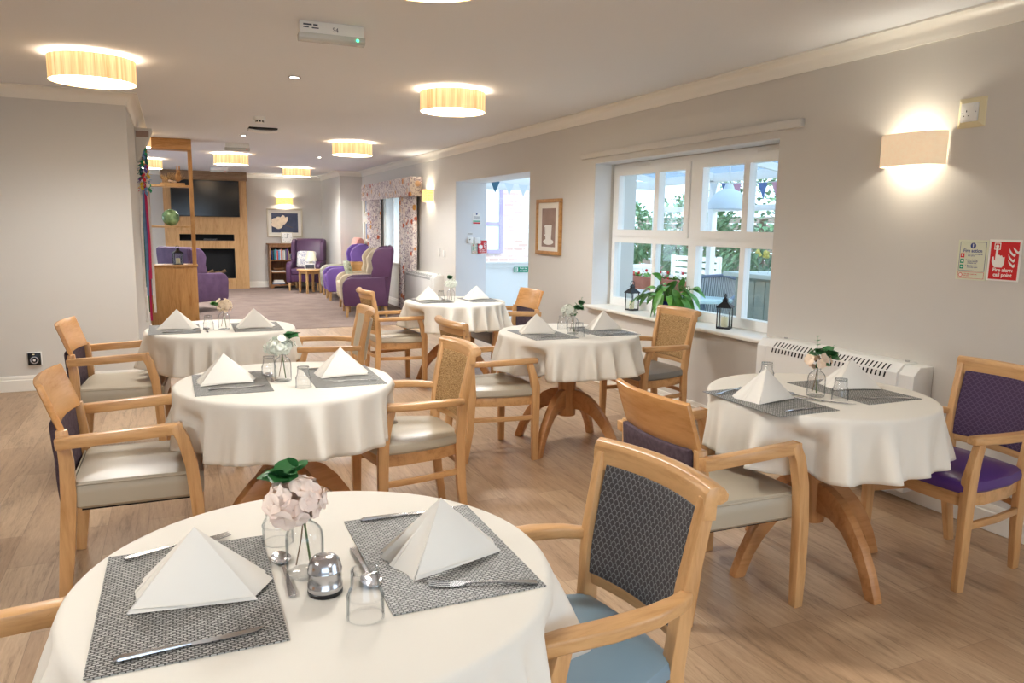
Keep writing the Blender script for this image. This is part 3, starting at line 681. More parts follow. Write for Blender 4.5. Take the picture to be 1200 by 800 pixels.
def tablecloth(x, y, label, seed, drop=.205, rot=0):
    r = random.Random(seed); Rr = .444; n = 168
    nf = 13+seed % 3
    nf = 19+seed % 4; n = 288
    ph = [r.uniform(0, 2*pi) for _ in range(5)]; amp = [r.uniform(.15, 1.25) for _ in range(nf)]
    vs = [(0, 0, TZ+.003)]; fs = []
    prof = [(q, TZ+.0032, 0) for q in (.12, .25, .36, .41, .43)]+[(Rr-.006, TZ+.0022, 0), (Rr, TZ-.004, 0), (Rr+.003, TZ-.016, .03)]
    for i in range(1, 15): prof.append((Rr+.003+.022*(i/14), TZ-.016-drop*(i/14), i/14))
    ob = [(math.atan2(oy-y, ox-x), hypot(ox-x, oy-y)) for ox, oy in OBST if hypot(ox-x, oy-y) < .56]
    def wave(a):
        k = (a/(2*pi)*nf+.35*sin(a*2+ph[0])+.3*sin(3*a+ph[1])) % nf; i = int(k) % nf; f = k-int(k)
        return (.5-.5*cos(2*pi*f))**1.7*amp[i]
    for q, z, tt in prof:
        for k in range(n):
            a = 2*pi*k/n; w = wave(a); sq = abs(sin(2*(a-rot)))**3
            rr = q+(tt**.85)*(.092*w-.028)+tt*tt*.006*sq+tt*(.0035*sin(31*a+ph[2])+.002*sin(57*a+ph[3]+5*tt))
            zz = z-tt*(.012*sq-.004)+tt*(.022*w-.007)
            if tt > .1:
                for oa, od in ob:
                    da = abs((a-oa+pi) % (2*pi)-pi)*od
                    if da < .085:
                        lim = od-.040; g = min(1, (tt-.1)/.25)*max(0, min(1, (.085-da)/.05))
                        if rr > lim: rr = rr*(1-g)+lim*g
            vs.append((rr*cos(a), rr*sin(a), zz))
    m = len(prof)
    for k in range(n): fs.append((0, 1+k, 1+(k+1) % n))
    for i in range(m-1):
        for k in range(n):
            j = (k+1) % n; fs.append((1+i*n+k, 1+(i+1)*n+k, 1+(i+1)*n+j, 1+i*n+j))
    o = MB().add(vs, fs).build('tablecloth', 'cloth', None, ang=80); o.location = (x, y, 0)
    md = o.modifiers.new('thick', 'SOLIDIFY'); md.thickness = .0014; md.offset = 1
    return tag(o, label, 'tablecloth', 'white tablecloths')
ZC = TZ+.0052     # top of the cloth

# ------------------------------------------------------------------ things laid on the tables
def placemat():
    o = MB().box(-.145, .145, -.22, .22, 0, .0022).build('placemat', 'mat', None, smooth=False); return o
def napkin(layer=3, seed=0):
    # cotton napkin stood up as a tent: ridge F (front foot) - A (apex), wings out to L and B
    r = random.Random(seed); m = MB()
    def tri(A, F, B, bul, th, dz=0):
        A, F, B = Vector(A), Vector(F), Vector(B); nr = (F-A).cross(B-A).normalized()
        k = 9; rows = []
        def P(i, j):
            u = i/k; v = j/k if i else 0
            e = A.lerp(F, u); g = A.lerp(B, u); p = e.lerp(g, (j/i) if i else 0)
            s = (j/i) if i else 0
            return p+nr*(bul*sin(pi*s)*u*(1.2-u*.35))
        idx = {}; vs = []
        for i in range(k+1):
            for j in range(i+1): idx[i, j] = len(vs); vs.append(P(i, j))
        N = len(vs); vs2 = [p-nr*th for p in vs]; fs = []
        for i in range(k):
            for j in range(i+1):
                fs.append((idx[i, j], idx[i+1, j], idx[i+1, j+1]))
                if j < i: fs.append((idx[i, j], idx[i+1, j+1], idx[i, j+1]))
        rim = [idx[i, 0] for i in range(k+1)]+[idx[k, j] for j in range(1, k+1)]+[idx[i, i] for i in range(k-1, 0, -1)]
        m.add(list(vs)+vs2, fs+[tuple(N+q for q in f[::-1]) for f in fs]+[(rim[(q+1) % len(rim)], rim[q], N+rim[q], N+rim[(q+1) % len(rim)]) for q in range(len(rim))])
    A = (0, .015, .122); F = (-.085, -.070, .002); Rr = (.118, -.020, .002); L = (-.112, .060, .003)
    tri(A, F, Rr, .013, .0028)                       # broad front panel
    tri((-.001, .018, .120), (.110, -.012, .004), (.122, .060, .003), .006, .0026)   # panels folded round behind it
    tri((0, .022, .116), (.112, .012, .005), (.100, .088, .004), .005, .0024)
    tri((-.001, .016, .1212), (-.110, .012, .003), (F[0]-.003, F[1]+.003, .002), -.009, .0026)   # pleated side wing
    tri((-.002, .018, .1205), (-.116, .055, .003), (-.104, .002, .0045), -.009, .0026)
    tri((-.003, .021, .117), (-.104, .082, .003), (-.108, .045, .0045), -.004, .0024)
    m.tube([(F[0]*.97+.004, F[1]*.97+.0005, .0105), ((F[0]+Rr[0])/2-.004, (F[1]+Rr[1])/2-.0125, .0125), (Rr[0]*.94, Rr[1]-.0045, .0105)], .0009, 4)   # stitched hem
    return m.build('napkin', 'napkin', None, ang=50)
def cutlery(kind):
    m = MB()
    if kind == 'knife':
        m.sweep([(-.108, 0, .0035), (-.10, 0, .0045), (-.04, 0, .0045), (.0, 0, .004)], [(-.0045, -.002), (.0045, -.002), (.0055, 0), (.0045, .0025), (-.0045, .0025), (-.0055, 0)], scales=[.6, 1.25, 1, .7])
        m.prism([(0, -.004), (.02, -.0075), (.07, -.009), (.10, -.006), (.112, .004), (.105, .0055), (0, .0045)], .0022, .0036)
    else:
        m.sweep([(-.10, 0, .003), (-.09, 0, .004), (-.03, 0, .006), (.02, 0, .0055), (.035, 0, .004)], [(-.006, -.001), (.006, -.001), (.006, .0012), (-.006, .0012)], scales=[(1, 1), (1.15, 1), (.6, 1.2), (.45, 1.3), (.6, 1.2)])
        if kind == 'fork':
            m.sweep([(.033, 0, .004), (.045, 0, .003), (.062, 0, .0028)], [(-.011, -.0009), (.011, -.0009), (.011, .0009), (-.011, .0009)], scales=[(.4, 1), (.95, 1), (1, 1)])
            for k in range(4):
                y = -.0096+.0064*k; m.bar([(.060, y, .0028), (.08, y, .0032), (.102, y*.95, .0058)], .0034, .0016, scales=[1, 1, .6])
        else:
            m.sheet(lambda u, v: (lambda a, q: (.062+.030*q*cos(a), .0195*q*sin(a)*(1-.15*q*cos(a)), .0022+.0058*q*q))(2*pi*u, .02+.98*v), 24, 6, .0012)
    return m.build(kind, 'steel', None)
def tumbler(label, x, y, grp, up=False):
    t = thing('tumbler', label, 'glass', (x, y, ZC), 0, grp)
    out = [(.0315, 0), (.0310, .038), (.0285, .048), (.0245, .056), (.0238, .082), (.0215, .086)]
    inn = [(.0195, .0775), (.0215, .074), (.0225, .056), (.0262, .047), (.0288, .038), (.0296, .001)]
    MB().lathe(out+inn, 28, closed=False).add([(0, 0, .0775)], []).build('body', 'glass', t)
    MB().lathe([(.0195, .0770), (.0205, .0862)], 24).build('thick_base', 'glass', t)
    for nm, pf in (('shoulder_ring', [(.0318, .037), (.0324, .039), (.0318, .041), (.0308, .041), (.0308, .037)]), ('rim', [(.0322, 0), (.0322, .002), (.0294, .002), (.0294, 0)]), ('foot_ring', [(.0216, .0825), (.0242, .0835), (.0236, .0865), (.0205, .087), (.0205, .0845)])):
        MB().lathe(pf, 28, closed=False).build(nm, 'glass', t)
    return t
def vase(label, x, y, grp='glass bottle vases'):
    t = thing('bottle_vase', label, 'vase', (x, y, ZC), 0, grp)
    out = [(.030, 0), (.0345, .004), (.0350, .012), (.0350, .072), (.0338, .083), (.0300, .092), (.0235, .099), (.0165, .103), (.0135, .107), (.0130, .117)]
    inn = [(r-.0018, z) for r, z in out[::-1] if z > .006]
    MB().lathe(out, 30, closed=False).lathe(inn, 30, closed=False).build('bottle', 'glass', t)
    MB().lathe([(.0128, .113), (.0155, .114), (.0158, .118), (.0130, .1195), (.0110, .1165)], 24, closed=False).build('lip', 'glass', t)
    MB().lathe([(.028, .001), (.0325, .004), (.0325, .006), (.028, .0065)], 24).build('thick_base', 'glass', t)
    return t
def sprig(kind, label, x, y, seed, grp='flower sprigs in bottle vases'):
    r = random.Random(seed); t = thing('flower_sprig', label, 'flowers', (x, y, ZC), 0, grp)
    hd = {'pink': ((-.018, -.006, .150), (.052, .045, .040)), 'white': ((-.010, 0, .150), (.050, .045, .034)), 'window': ((-.034, .0, .150), (.040, .036, .030)),
          'gyp': ((0, 0, .155), (.048, .045, .036)), 'cream': ((.006, 0, .150), (.040, .036, .036)), 'peach': ((-.006, 0, .146), (.046, .036, .026))}[kind]
    hc, hr = Vector(hd[0]), hd[1]
    MB().tube([(.012, .008, .012), (.006, .004, .06), (0, 0, .112), tuple(hc-Vector((0, 0, .02)))], .0022, 7).build('stem', 'stem', t)
    MB().tube([(-.016, .004, .02), (-.006, .002, .07), (-.001, .0, .112)], .0014, 6).build('second_stem', 'twig', t)
    m = MB()
    nfl = {'gyp': 150, 'cream': 26, 'peach': 12, 'white': 32, 'window': 30}.get(kind, 26)
    for k in range(nfl):
        z = 1-2*(k+.5)/nfl; a = k*2.39996+r.uniform(-.2, .2); q = sqrt(max(0, 1-z*z)); d = Vector((q*cos(a), q*sin(a), z*.9+.1)).normalized()
        c = hc+Vector((d.x*hr[0], d.y*hr[1], d.z*hr[2]))*(r.uniform(.72, 1.0) if kind == 'pink' else r.uniform(.6, 1.22))
        if kind == 'gyp': m.ball(c, r.uniform(.0035, .0075), 6, 4); continue
        s = d.cross(Vector((0, 0, 1))); s = s.normalized() if s.length > .1 else Vector((1, 0, 0)); w = s.cross(d); b0 = r.uniform(0, 1.5)
        sz = r.uniform(.016, .023)*{'pink': 1.12, 'peach': .95, 'window': .68, 'cream': .8, 'white': .82}[kind]
        for p in range(4):
            e = s*cos(b0+p*pi/2)+w*sin(b0+p*pi/2); f = d.cross(e)
            vs = []; 
            for i in range(4):
                tt = i/3; ww = (.25, .9, 1.1, .6)[i]*sz*.66
                c2 = c+e*(sz*tt)+d*(.006*sin(tt*2.6)+r.uniform(-.003, .003))
                vs += [c2-f*ww+d*.002*i/3, c2+d*-.0008, c2+f*ww+d*.002*i/3]
            m.add(vs, [g for i in range(3) for g in ((i*3, i*3+1, i*3+4, i*3+3), (i*3+1, i*3+2, i*3+5, i*3+4))])
    mt = {'pink': 'pinkp', 'cream': 'creamp', 'peach': 'peachp'}.get(kind, 'whitep')
    m.build('flower_head', mt, t, ang=70)
    m = MB()
    def blades(c, d, n, L, w, spread=.9):
        for k in range(n):
            a = k*2.4+seed; e = Vector(d)+Vector((cos(a), sin(a), r.uniform(-.2, .5)))*spread
            m.leaf(Vector(c)+Vector((0, 0, r.uniform(-.01, .01))), e, L*r.uniform(.8, 1.15), w, .25, 5, .2, roll=r.uniform(-.6, .6))
    if kind == 'pink': blades((-.036, .004, .190), (-.25, -.3, .35), 8, .050, .020); blades((-.01, .01, .20), (.5, 0, .6), 2, .04, .010)
    if kind == 'white': blades((.036, 0, .190), (.5, -.4, .4), 9, .042, .021)
    if kind in ('window',): blades((.026, -.005, .160), (.4, -.5, .2), 20, .040, .020); blades((.052, 0, .190), (.4, -.3, .6), 14, .032, .015, .8); blades((.006, 0, .130), (0, -.4, -.2), 5, .028, .013)
    if kind == 'gyp': blades((-.010, 0, .205), (0, -.3, .6), 14, .036, .017, .8)
    if kind == 'cream': blades((-.044, 0, .155), (-.6, -.3, .5), 18, .036, .016)
    if kind == 'peach':
        blades((-.022, -.01, .180), (-.3, -.5, .3), 6, .042, .023); blades((.040, -.01, .170), (.7, -.5, .2), 10, .044, .023); blades((.004, -.02, .14), (0, -.6, -.1), 5, .034, .015)
    m.build('leaves', {'window': 'leafd', 'peach': 'leafd', 'cream': 'leafm'}.get(kind, 'leafd'), t, ang=60)
    if kind in ('peach', 'window', 'white', 'gyp'):
        m = MB(); 
        sp = {'peach': [(-.012, 0, .17), (-.010, 0, .21), (-.014, 0, .245)], 'window': [(.03, 0, .15), (.05, 0, .19), (.058, 0, .225)], 'white': [(.01, 0, .16), (.03, 0, .19), (.04, .0, .205)], 'gyp': [(0, 0, .17), (-.006, 0, .2), (-.01, 0, .21)]}[kind]
        m.tube(sp, .0012, 5); nb = 5
        for k in range(nb):
            f = k/(nb-1)*1.98; i = min(1, int(f)); p = Vector(sp[i]).lerp(Vector(sp[i+1]), f-i)
            for sgn in (-1, 1): m.leaf(p, (sgn, r.uniform(-.6, .2), .4), .017 if k < 4 else .012, .0068, .1, 4, .15)
        if kind == 'peach':
            q = [(.03, 0, .17), (.055, 0, .185), (.075, 0, .20)]; m.tube(q, .001, 5)
            for k in range(4): p = Vector(q[0]).lerp(Vector(q[2]), k/3); m.leaf(p, (.4, -.4, .6), .014, .005, .1, 4); m.leaf(p, (.4, .3, -.4), .014, .005, .1, 4)
        m.build('sprig_tip', 'leafe', t, ang=60)
    return t
def shaker(x, y):
    t = thing('sugar_shaker', 'domed chrome shaker with a black base standing beside the pink hydrangea', 'shaker', (x, y, ZC))
    MB().lathe([(.0305, 0), (.0315, .002), (.0315, .006), (.030, .008)], 32).build('base_ring', 'black', t)
    MB().lathe([(.0300, .007), (.0312, .010), (.0312, .018), (.0298, .020), (.0298, .040), (.0306, .042), (.0306, .0455), (.0292, .047), (.0285, .055), (.0255, .063), (.020, .068), (.012, .0705), (.004, .071)], 36, closed=True).build('body', 'chrome', t, ang=50)
    return t

P_mat = placemat(); P_nap = {k: napkin(3, k) for k in range(1)}; P_cut = {k: cutlery(k) for k in ('knife', 'fork', 'spoon')}
used = set()
def lay(src, x, y, deg, label, cat, grp, z=0):
    o = src if src.name not in used else src.copy()
    if o is not src: C.objects.link(o)
    used.add(src.name); o.location = (x, y, ZC+z); o.rotation_euler = (0, 0, radians(deg)); return tag(o, label, cat, grp)

# each table: position, its own name, then the two place settings (side name, mat centre, napkin spot and turn, cutlery)
TB = [
 dict(p=(.231, 1.401), rot=40, seed=3, nm='the chrome-shaker table', cl='white cotton cloth on the table carrying the chrome shaker and pink hydrangea', tl='pedestal table under the chrome shaker, beside the blue-seated chair',
      s=[('bent-armed chair side', (-.004, 1.384), (.004, 1.375, -22), 1), ('blue-seated chair side', (.460, 1.393), (.463, 1.351, 3), 1)], fl='pink', fp=(.199, 1.389), ft='pale pink hydrangea with dark leaves in the bottle beside the chrome shaker', seedf=1,
      g=[(.268, 1.190, 'upturned glass tumbler in front of the chrome shaker'), (.170, 1.560, 'glass tumbler standing behind the pink hydrangea')],
      c=[('fork', -.020, 1.602, 14, 0, 2), ('knife', -.005, 1.203, 3.5, 0, 2), ('spoon', .1635, 1.405, 90, 0, 0), ('spoon', .306, 1.367, -90, 1, 0), ('knife', .46, 1.598, -1, 1, 2), ('fork', .495, 1.218, 160, 1, 2)]),
 dict(p=(.409, 3.262), rot=25, seed=8, nm='the white hydrangea table', cl='white cotton cloth on the table with white hydrangea, between slab and woven chairs', tl='pedestal table under white hydrangea, its legs arching behind the pink flowers',
      s=[('slab chair side', (.190, 3.272), (.165, 3.275, -8), 1), ('woven chair side', (.648, 3.262), (.645, 3.275, -8), 1)], fl='white', fp=(.394, 3.235), ft='white hydrangea with a dark leaf tip in the bottle on the second table back', seedf=2,
      g=[(.353, 3.375, 'glass tumbler behind a spoon, beside the white hydrangea vase'), (.455, 3.085, 'upturned glass tumbler in front of the white hydrangea vase')],
      c=[('knife', .205, 3.146, 4, 0, 2), ('fork', .20, 3.44, 8, 0, 2), ('spoon', .3515, 3.32, 90, 0, 0), ('fork', .665, 3.125, 170, 1, 2), ('knife', .64, 3.44, 0, 1, 2)]),
 dict(p=(.253, 5.06), rot=10, seed=5, nm='the table before the oak divider', cl='white cotton cloth on the table before the oak room divider', tl='pedestal table standing before the oak room divider',
      s=[('taupe wall side', (-.02, 5.06), (-.012, 5.06, -30), 1), ('pale-backed chair side', (.46, 5.03), (.440, 4.985, -14), 1)], fl='cream', fp=(.262, 4.96), ft='cream blossoms with light green leaves in the bottle before the oak divider', seedf=3,
      g=[(.172, 4.985, 'glass tumbler behind a spoon, before the oak divider')],
      c=[('spoon', .160, 4.94, 90, 0, 0), ('knife', .02, 4.90, 0, 0, 2)]),
 dict(p=(2.274, 4.199), rot=34, seed=6, nm='the window table', cl='white cotton cloth on the table under the window sill', tl='pedestal table with four arched legs under the window',
      s=[('room side', (2.065, 4.155), (2.045, 4.20, -30), 1), ('window side', (2.51, 4.17), (2.55, 4.225, -18), 1)], fl='window', fp=(2.255, 4.11), ft='white hydrangea with bushy eucalyptus in the bottle below the window', seedf=4,
      g=[(2.30, 4.335, 'glass tumbler behind the eucalyptus vase on the window table'), (2.240, 4.00, 'upturned glass tumbler in front of the eucalyptus vase on the window table')],
      c=[('knife', 2.09, 4.02, 2, 0, 2), ('fork', 2.06, 4.31, 0, 0, 2), ('spoon', 2.335, 4.15, 90, 1, 0), ('fork', 2.52, 4.01, 180, 1, 2), ('knife', 2.52, 4.34, 0, 1, 2)]),
 dict(p=(2.26, 6.30), rot=45, seed=9, nm='the doorway table', cl='white cotton cloth on the most distant dining table, near the doorway', tl='most distant pedestal table, near the doorway and curtains',
      s=[('woven chair side', (2.05, 6.34), (2.045, 6.40, -20), 1), ('doorway side', (2.50, 6.32), (2.49, 6.36, -4), 1)], fl='gyp', fp=(2.20, 6.24), ft='airy white baby breath with a green tip on the doorway table', seedf=5,
      g=[(2.15, 6.36, 'glass tumbler behind the baby breath vase on the doorway table')],
      c=[('knife', 2.07, 6.19, 0, 0, 2), ('spoon', 2.20, 6.42, 100, 0, 0), ('fork', 2.50, 6.17, 180, 1, 2)]),
 dict(p=(2.400, 2.255), rot=-3, seed=4, nm='the convector table', cl='white cotton cloth on the table in front of the long convector heater', tl='pedestal table with arched legs in front of the long convector heater',
      s=[('slab chair side', (2.095, 2.222), (2.103, 2.235, -4), 1), ('purple chair side', (2.570, 2.245), (2.610, 2.285, -30), 1)], fl='peach', fp=(2.337, 2.215), ft='peach blossoms with round eucalyptus leaves in the bottle before the convector heater', seedf=6,
      g=[(2.383, 2.135, 'upturned glass tumbler beside the peach blossom vase'), (2.36, 2.52, 'glass tumbler behind a napkin on the convector table')],
      c=[('knife', 2.125, 2.055, 3, 0, 2), ('fork', 2.06, 2.40, 20, 0, 2), ('spoon', 2.27, 2.225, 100, 0, 0), ('fork', 2.57, 2.075, 158, 1, 2), ('knife', 2.30, 2.13, -50, 0, 0)]),
]
for T in TB:
    x, y = T['p']
    dining_table(x, y, T['rot'], T['tl']); tablecloth(x, y, T['cl'], T['seed'])
    for sd, (mx, my), (nx, ny, na), v in T['s']:
        lay(P_mat, mx, my, R.uniform(-1.2, 1.2), 'grey woven placemat on %s, %s' % (T['nm'], sd), 'placemat', 'grey woven placemats')
        lay(P_nap[0], nx, ny, na, 'white napkin folded into a tent on %s, %s' % (T['nm'], sd), 'napkin', 'tent-folded napkins', .0022)
    nk = {}
    for k, cx, cy, ca, sd, on in T['c']:
        lab = 'steel %s on %s, %s' % (k, T['nm'], T['s'][sd][0])
        if (k, sd) in nk: lab = 'steel %s lying bare on the cloth of %s, mid-table' % (k, T['nm'])
        nk[k, sd] = 1
        lay(P_cut[k], cx, cy, ca, lab, k, 'dinner '+{'knife': 'knives', 'fork': 'forks', 'spoon': 'spoons'}[k], .0022 if on else 0)
    vase('glass bottle vase holding the %s on %s' % ({'pink': 'pink hydrangea', 'white': 'white hydrangea', 'cream': 'cream blossoms', 'window': 'eucalyptus and hydrangea', 'gyp': 'baby breath', 'peach': 'peach blossoms'}[T['fl']], T['nm']), *T['fp'])
    sprig(T['fl'], T['ft'], T['fp'][0], T['fp'][1], T['seedf'])
    for gx, gy, gl in T['g']: tumbler(gl, gx, gy, 'glass tumblers')
shaker(.221, 1.305)
# ------------------------------------------------------------------ lounge end
def wing_chair(label, x, y, deg, mat, seatmat=None, top=1.06, wide=.70, wings=True, back=None, legs='light_oak'):
    t = thing('wing_armchair', label, 'armchair', (x, y, 0), radians(deg)); h = wide/2; k = top/1.06
    seatmat = seatmat or mat; back = back or mat
    MB().prism([(-.30, .19), (.30, .19), (.31, .25), (.33, .34), (-.30, .34)], -h+.09, h-.09, 'y').build('seat_base', mat, t, .015)
    MB().box(-.24, .35, -h+.10, h-.10, .33, .47).build('seat_cushion', seatmat, t, .04, 4)
    MB().prism([(-.33, .18), (-.20, .18), (-.20, .50), (-.29, 1.0*k), (-.33, 1.05*k), (-.37, 1.06*k), (-.42, 1.03*k), (-.43, .98*k), (-.37, .5)], -h+.04, h-.04, 'y').build('backrest', back, t, .03, 4)
    for s in (-1, 1):
        MB().prism([(-.34, .17), (.30, .17), (.33, .20), (.345, .45), (.335, .52), (.29, .575), (.22, .60), (-.05, .61), (-.30, .63)], s*(h-.10), s*h, 'y').build('arm', mat, t, .03, 4)
        if wings: MB().prism([(-.34, .60), (-.10, .60), (-.08, .64), (-.11, .74), (-.09, .86), (-.13, .97*k), (-.20, 1.03*k), (-.30, 1.05*k), (-.40, 1.03*k), (-.40, .9), (-.37, .6)], s*(h-.09), s*(h-.005), 'y').build('wing', mat, t, .025, 4)
        for fx in (.27, -.29): MB().bar([(fx, s*(h-.06), .19), (fx+(.008 if fx > 0 else -.02), s*(h-.06), 0)], .045, .045, (1, 0, 0), [1, .75]).build('leg', legs, t, .003)
    return t
wing_chair('plum vinyl wing chair seen from behind its side, next to the flowered curtain', 2.70, 11.60, 165, 'plum', top=1.08, wide=.74)
wing_chair('beige fabric wing chair between the plum chair and a small side table', 2.78, 12.48, 174, 'beigef', top=1.02)
wing_chair('bright violet wing chair beside a wooden tissue box', 2.87, 14.16, 176, 'violet', top=1.04, wide=.66)
wing_chair('greyish green armchair with a pink throw over its back, before the lounge corner', 2.95, 14.90, 178, 'sage', top=1.14, wide=.64, wings=False, back='pinkf')
wing_chair('dark plum wing chair facing the room beside the bookcase', 2.55, 16.42, -112, 'plum', top=1.08, wide=.70)
wing_chair('mauve velvet wing chair behind the oak divider, turned towards the television', .28, 12.95, 42, 'mauve', top=1.02, wide=.74)
o = MB().box(-.20, .20, -.05, .05, 0, .36).build('cushion', 'cushion', None, .05, 4); o.location = (2.53, 16.36, .47); o.rotation_euler = (radians(-14), 0, radians(-25))
tag(o, 'white cushion with a blue print propped in the plum chair beside the bookcase', 'cushion')
o = MB().box(-.05, .05, -.17, .17, 0, .34).build('cushion', 'cushiong', None, .045, 4); o.location = (2.66, 12.50, .47); o.rotation_euler = (0, radians(-14), radians(-6))
tag(o, 'green leaf-patterned cushion in the beige wing chair', 'cushion')
def side_table(label, x, y, w, h, mat='light_oak', shape='round'):
    t = thing('side_table', label, 'table', (x, y, 0), radians(20))
    MB().lathe([(w-.01, h-.026), (w, h-.02), (w, h-.006), (w-.008, h)], 32).build('table_top', mat, t)
    for a in range(4):
        c, s = cos(pi/4+a*pi/2), sin(pi/4+a*pi/2); q = w*.78
        MB().bar([(q*c, q*s, h-.026), (q*c*1.04, q*s*1.04, 0)], .045, .045, (1, 0, 0), [1, .8]).build('leg', mat, t, .003)
        MB().bar([(q*c, q*s, h-.06), (-q*s, q*c, h-.06)], .02, .06).build('apron', mat, t)
    return t
side_table('round light oak side table carrying the small cream lamp', 2.50, 15.68, .26, .48)
side_table('small pale side table between the beige and violet wing chairs', 2.93, 13.30, .20, .60)
t = thing('table_lamp', 'small lamp with a cream shade on the round oak side table', 'lamp', (2.53, 15.70, .48), 0)
MB().lathe([(.09, 0), (.09, .02), (.05, .035), (.06, .09), (.035, .15), (.015, .17), (.015, .22)], 20).build('base', 'white', t)
MB().lathe([(.12, .17), (.065, .36), (.062, .36), (.117, .17)], 24, closed=False).build('lamp_shade', 'lampw', t)
t = thing('photo_block', 'small white picture block at the foot of the cream lamp', 'ornament', (2.48, 15.55, .48), 0)
MB().box(-.10, .10, -.012, .012, 0, .12).build('block', 'white', t, .003); MB().box(-.085, .085, -.0135, -.012, .02, .1).build('picture', 'print', t)
t = thing('tissue_box', 'wooden box with a pink top on the side table between wing chairs', 'box', (2.90, 13.20, .60), radians(10))
MB().box(-.10, .10, -.08, .08, 0, .15).build('box', 'oak_x', t, .004); MB().box(-.04, .04, -.02, .02, .151, .153).build('slot', 'matblack', t)
# bookcase
bx, by = 2.18, 17.08
t = thing('bookcase', 'dark pine bookcase with open shelves under the flower picture', 'bookcase', (bx, by, 0))
for s in (-1, 1): MB().box(s*.32, s*.29, -.14, .17, .0, .93).build('side_panel', 'pine', t, .003)
for z in (.06, .335, .60): MB().box(-.29, .29, -.13, .17, z-.012, z+.012).build('shelf', 'pine', t, .002)
MB().box(-.35, .35, -.17, .19, .93, .96).build('top', 'pine', t, .004)
MB().box(-.29, .29, .155, .17, .07, .93).build('back_panel', 'pine', t)
MB().prism([(-.32, 0), (-.26, 0), (-.22, .05), (.22, .05), (.26, 0), (.32, 0), (.32, .085), (-.32, .085)], -.155, -.14, 'y').build('plinth', 'pine', t)
MB().box(-.29, .29, -.155, -.14, .88, .93).build('top_rail', 'pine', t)
bk = [('navy blue', (30, 60, 120)), ('black', (30, 30, 34)), ('teal', (30, 120, 130)), ('pale blue', (150, 190, 220)), ('orange red', (220, 84, 50)), ('sky blue', (90, 150, 200)), ('white', (230, 228, 224)), ('coral', (226, 120, 90)), ('light grey', (190, 190, 192)), ('ivory', (226, 218, 200)), ('slate', (100, 110, 130)), ('purple', (110, 60, 130)), ('tan', (190, 160, 120))]
px_ = bx-.27
for i, (nm, c) in enumerate(bk):
    w = .020+.006*(i % 3); h = .19+.012*((i*5) % 4)
    o = MB().box(0, w, -.10, .06, 0, h).build('book', plain('book_cover_%s' % nm.replace(' ', '_'), c, .6), None, .002); o.location = (px_, by, .613); px_ += w+.003
    tag(o, '%s upright book on the upper shelf of the pine bookcase' % nm, 'book', 'upright books on the upper shelf')
t = thing('framed_photograph', 'small framed photograph beside the books on the upper bookcase shelf', 'photo frame', (px_+.10, by-.03, .613))
MB().box(-.085, .085, -.008, .008, 0, .13).build('frame', 'mount', t, .003); MB().box(-.065, .065, -.0095, -.008, .02, .11).build('photograph', 'navy', t)
for i, (z0, dz, w, nm) in enumerate(((.072, .03, .26, 'grey magazine lowest of the pile on the bottom bookcase shelf'), (.102, .03, .24, 'white book second in the pile on the bottom bookcase shelf'), (.132, .035, .20, 'cream book topmost in the pile on the bottom bookcase shelf'), (.347, .025, .28, 'pale magazine lying on the middle bookcase shelf'))):
    o = MB().box(-w/2, w/2, -.09, .08, 0, dz).build('magazine', ('greyblue', 'white', 'mount', 'signw')[i], None, .002); o.location = (bx-.13, by, z0); tag(o, nm, 'book', 'flat books and magazines in the bookcase')
o = MB().lathe([(.05, 0), (.10, .03), (.12, .06), (.112, .06), (.09, .032), (.02, .01)], 24).build('bowl', 'pine', None); o.location = (bx-.12, by-.02, .372); tag(o, 'dark wooden bowl on the middle bookcase shelf', 'bowl')
t = thing('mantel_clock', 'square white clock standing on top of the pine bookcase', 'clock', (bx+.07, by-.02, .96))
MB().box(-.125, .125, -.02, .02, 0, .24).build('case', 'gold', t, .004); t = MB().box(-.11, .11, -.022, -.02, .015, .225).build('face', 'signw', t)
MB().box(-.004, .004, -.024, -.022, .12, .2).build('hand', 'print', t); MB().box(-.05, .004, -.024, -.022, .116, .122).build('hand', 'print', t)
for k in range(12): a = k*pi/6; MB().box(.085*sin(a)-.005, .085*sin(a)+.005, -.0235, -.022, .12+.085*cos(a)-.005, .12+.085*cos(a)+.005).build('hour_mark', 'print', t)
def picture(name, label, loc, face, w, h, k, fm, pm, kind):
    t = wthing(name, label, 'picture', loc, face)
    w /= 2; h /= 2
    MB().box(-w, w, h-k, h, 0, .03).box(-w, w, -h, -h+k, 0, .03).box(-w, -w+k, -h+k, h-k, 0, .03).box(w-k, w, -h+k, h-k, 0, .03).build('frame', fm, t, .004)
    MB().box(-w+k, w-k, -h+k, h-k, .003, .010).build('mount', 'mount', t)
    q = .11 if kind else .05
    MB().box(-w+k+q*.6, w-k-q*.6, -h+k+q*.6, h-k-q*.6, .010, .012).build('print', pm, t)
    return t
t = picture('flower_picture', 'silver-framed picture of pale petals on dark blue above the bookcase', (2.245, YB, 1.40), '-Y', .76, .62, .035, 'gold', plain('night_blue_print', (58, 66, 92), .6, var=14, vs=4), 1)
m = MB()
for a, L, w in ((2.6, .26, .085), (3.1, .24, .07), (2.1, .24, .08), (3.6, .17, .06), (1.5, .26, .055), (1.1, .24, .045)):
    m.prism([(L*.5*cos(a)-.05+L*.5*cos(q)*cos(a)-w*sin(q)*sin(a), -.04+L*.5*sin(a)*.8+L*.5*cos(q)*sin(a)*.8+w*sin(q)*cos(a)) for q in [2*pi*i/14 for i in range(14)]], .0121, .0135+.0004*a)
pr = [c for c in t.children if c.name.startswith('print')][0]; m.build('petals', 'creamp', pr); MB().bar([(-.04, -.03, .013), (.16, -.10, .013)], .008, .002).build('flower_stem', 'twig', pr)
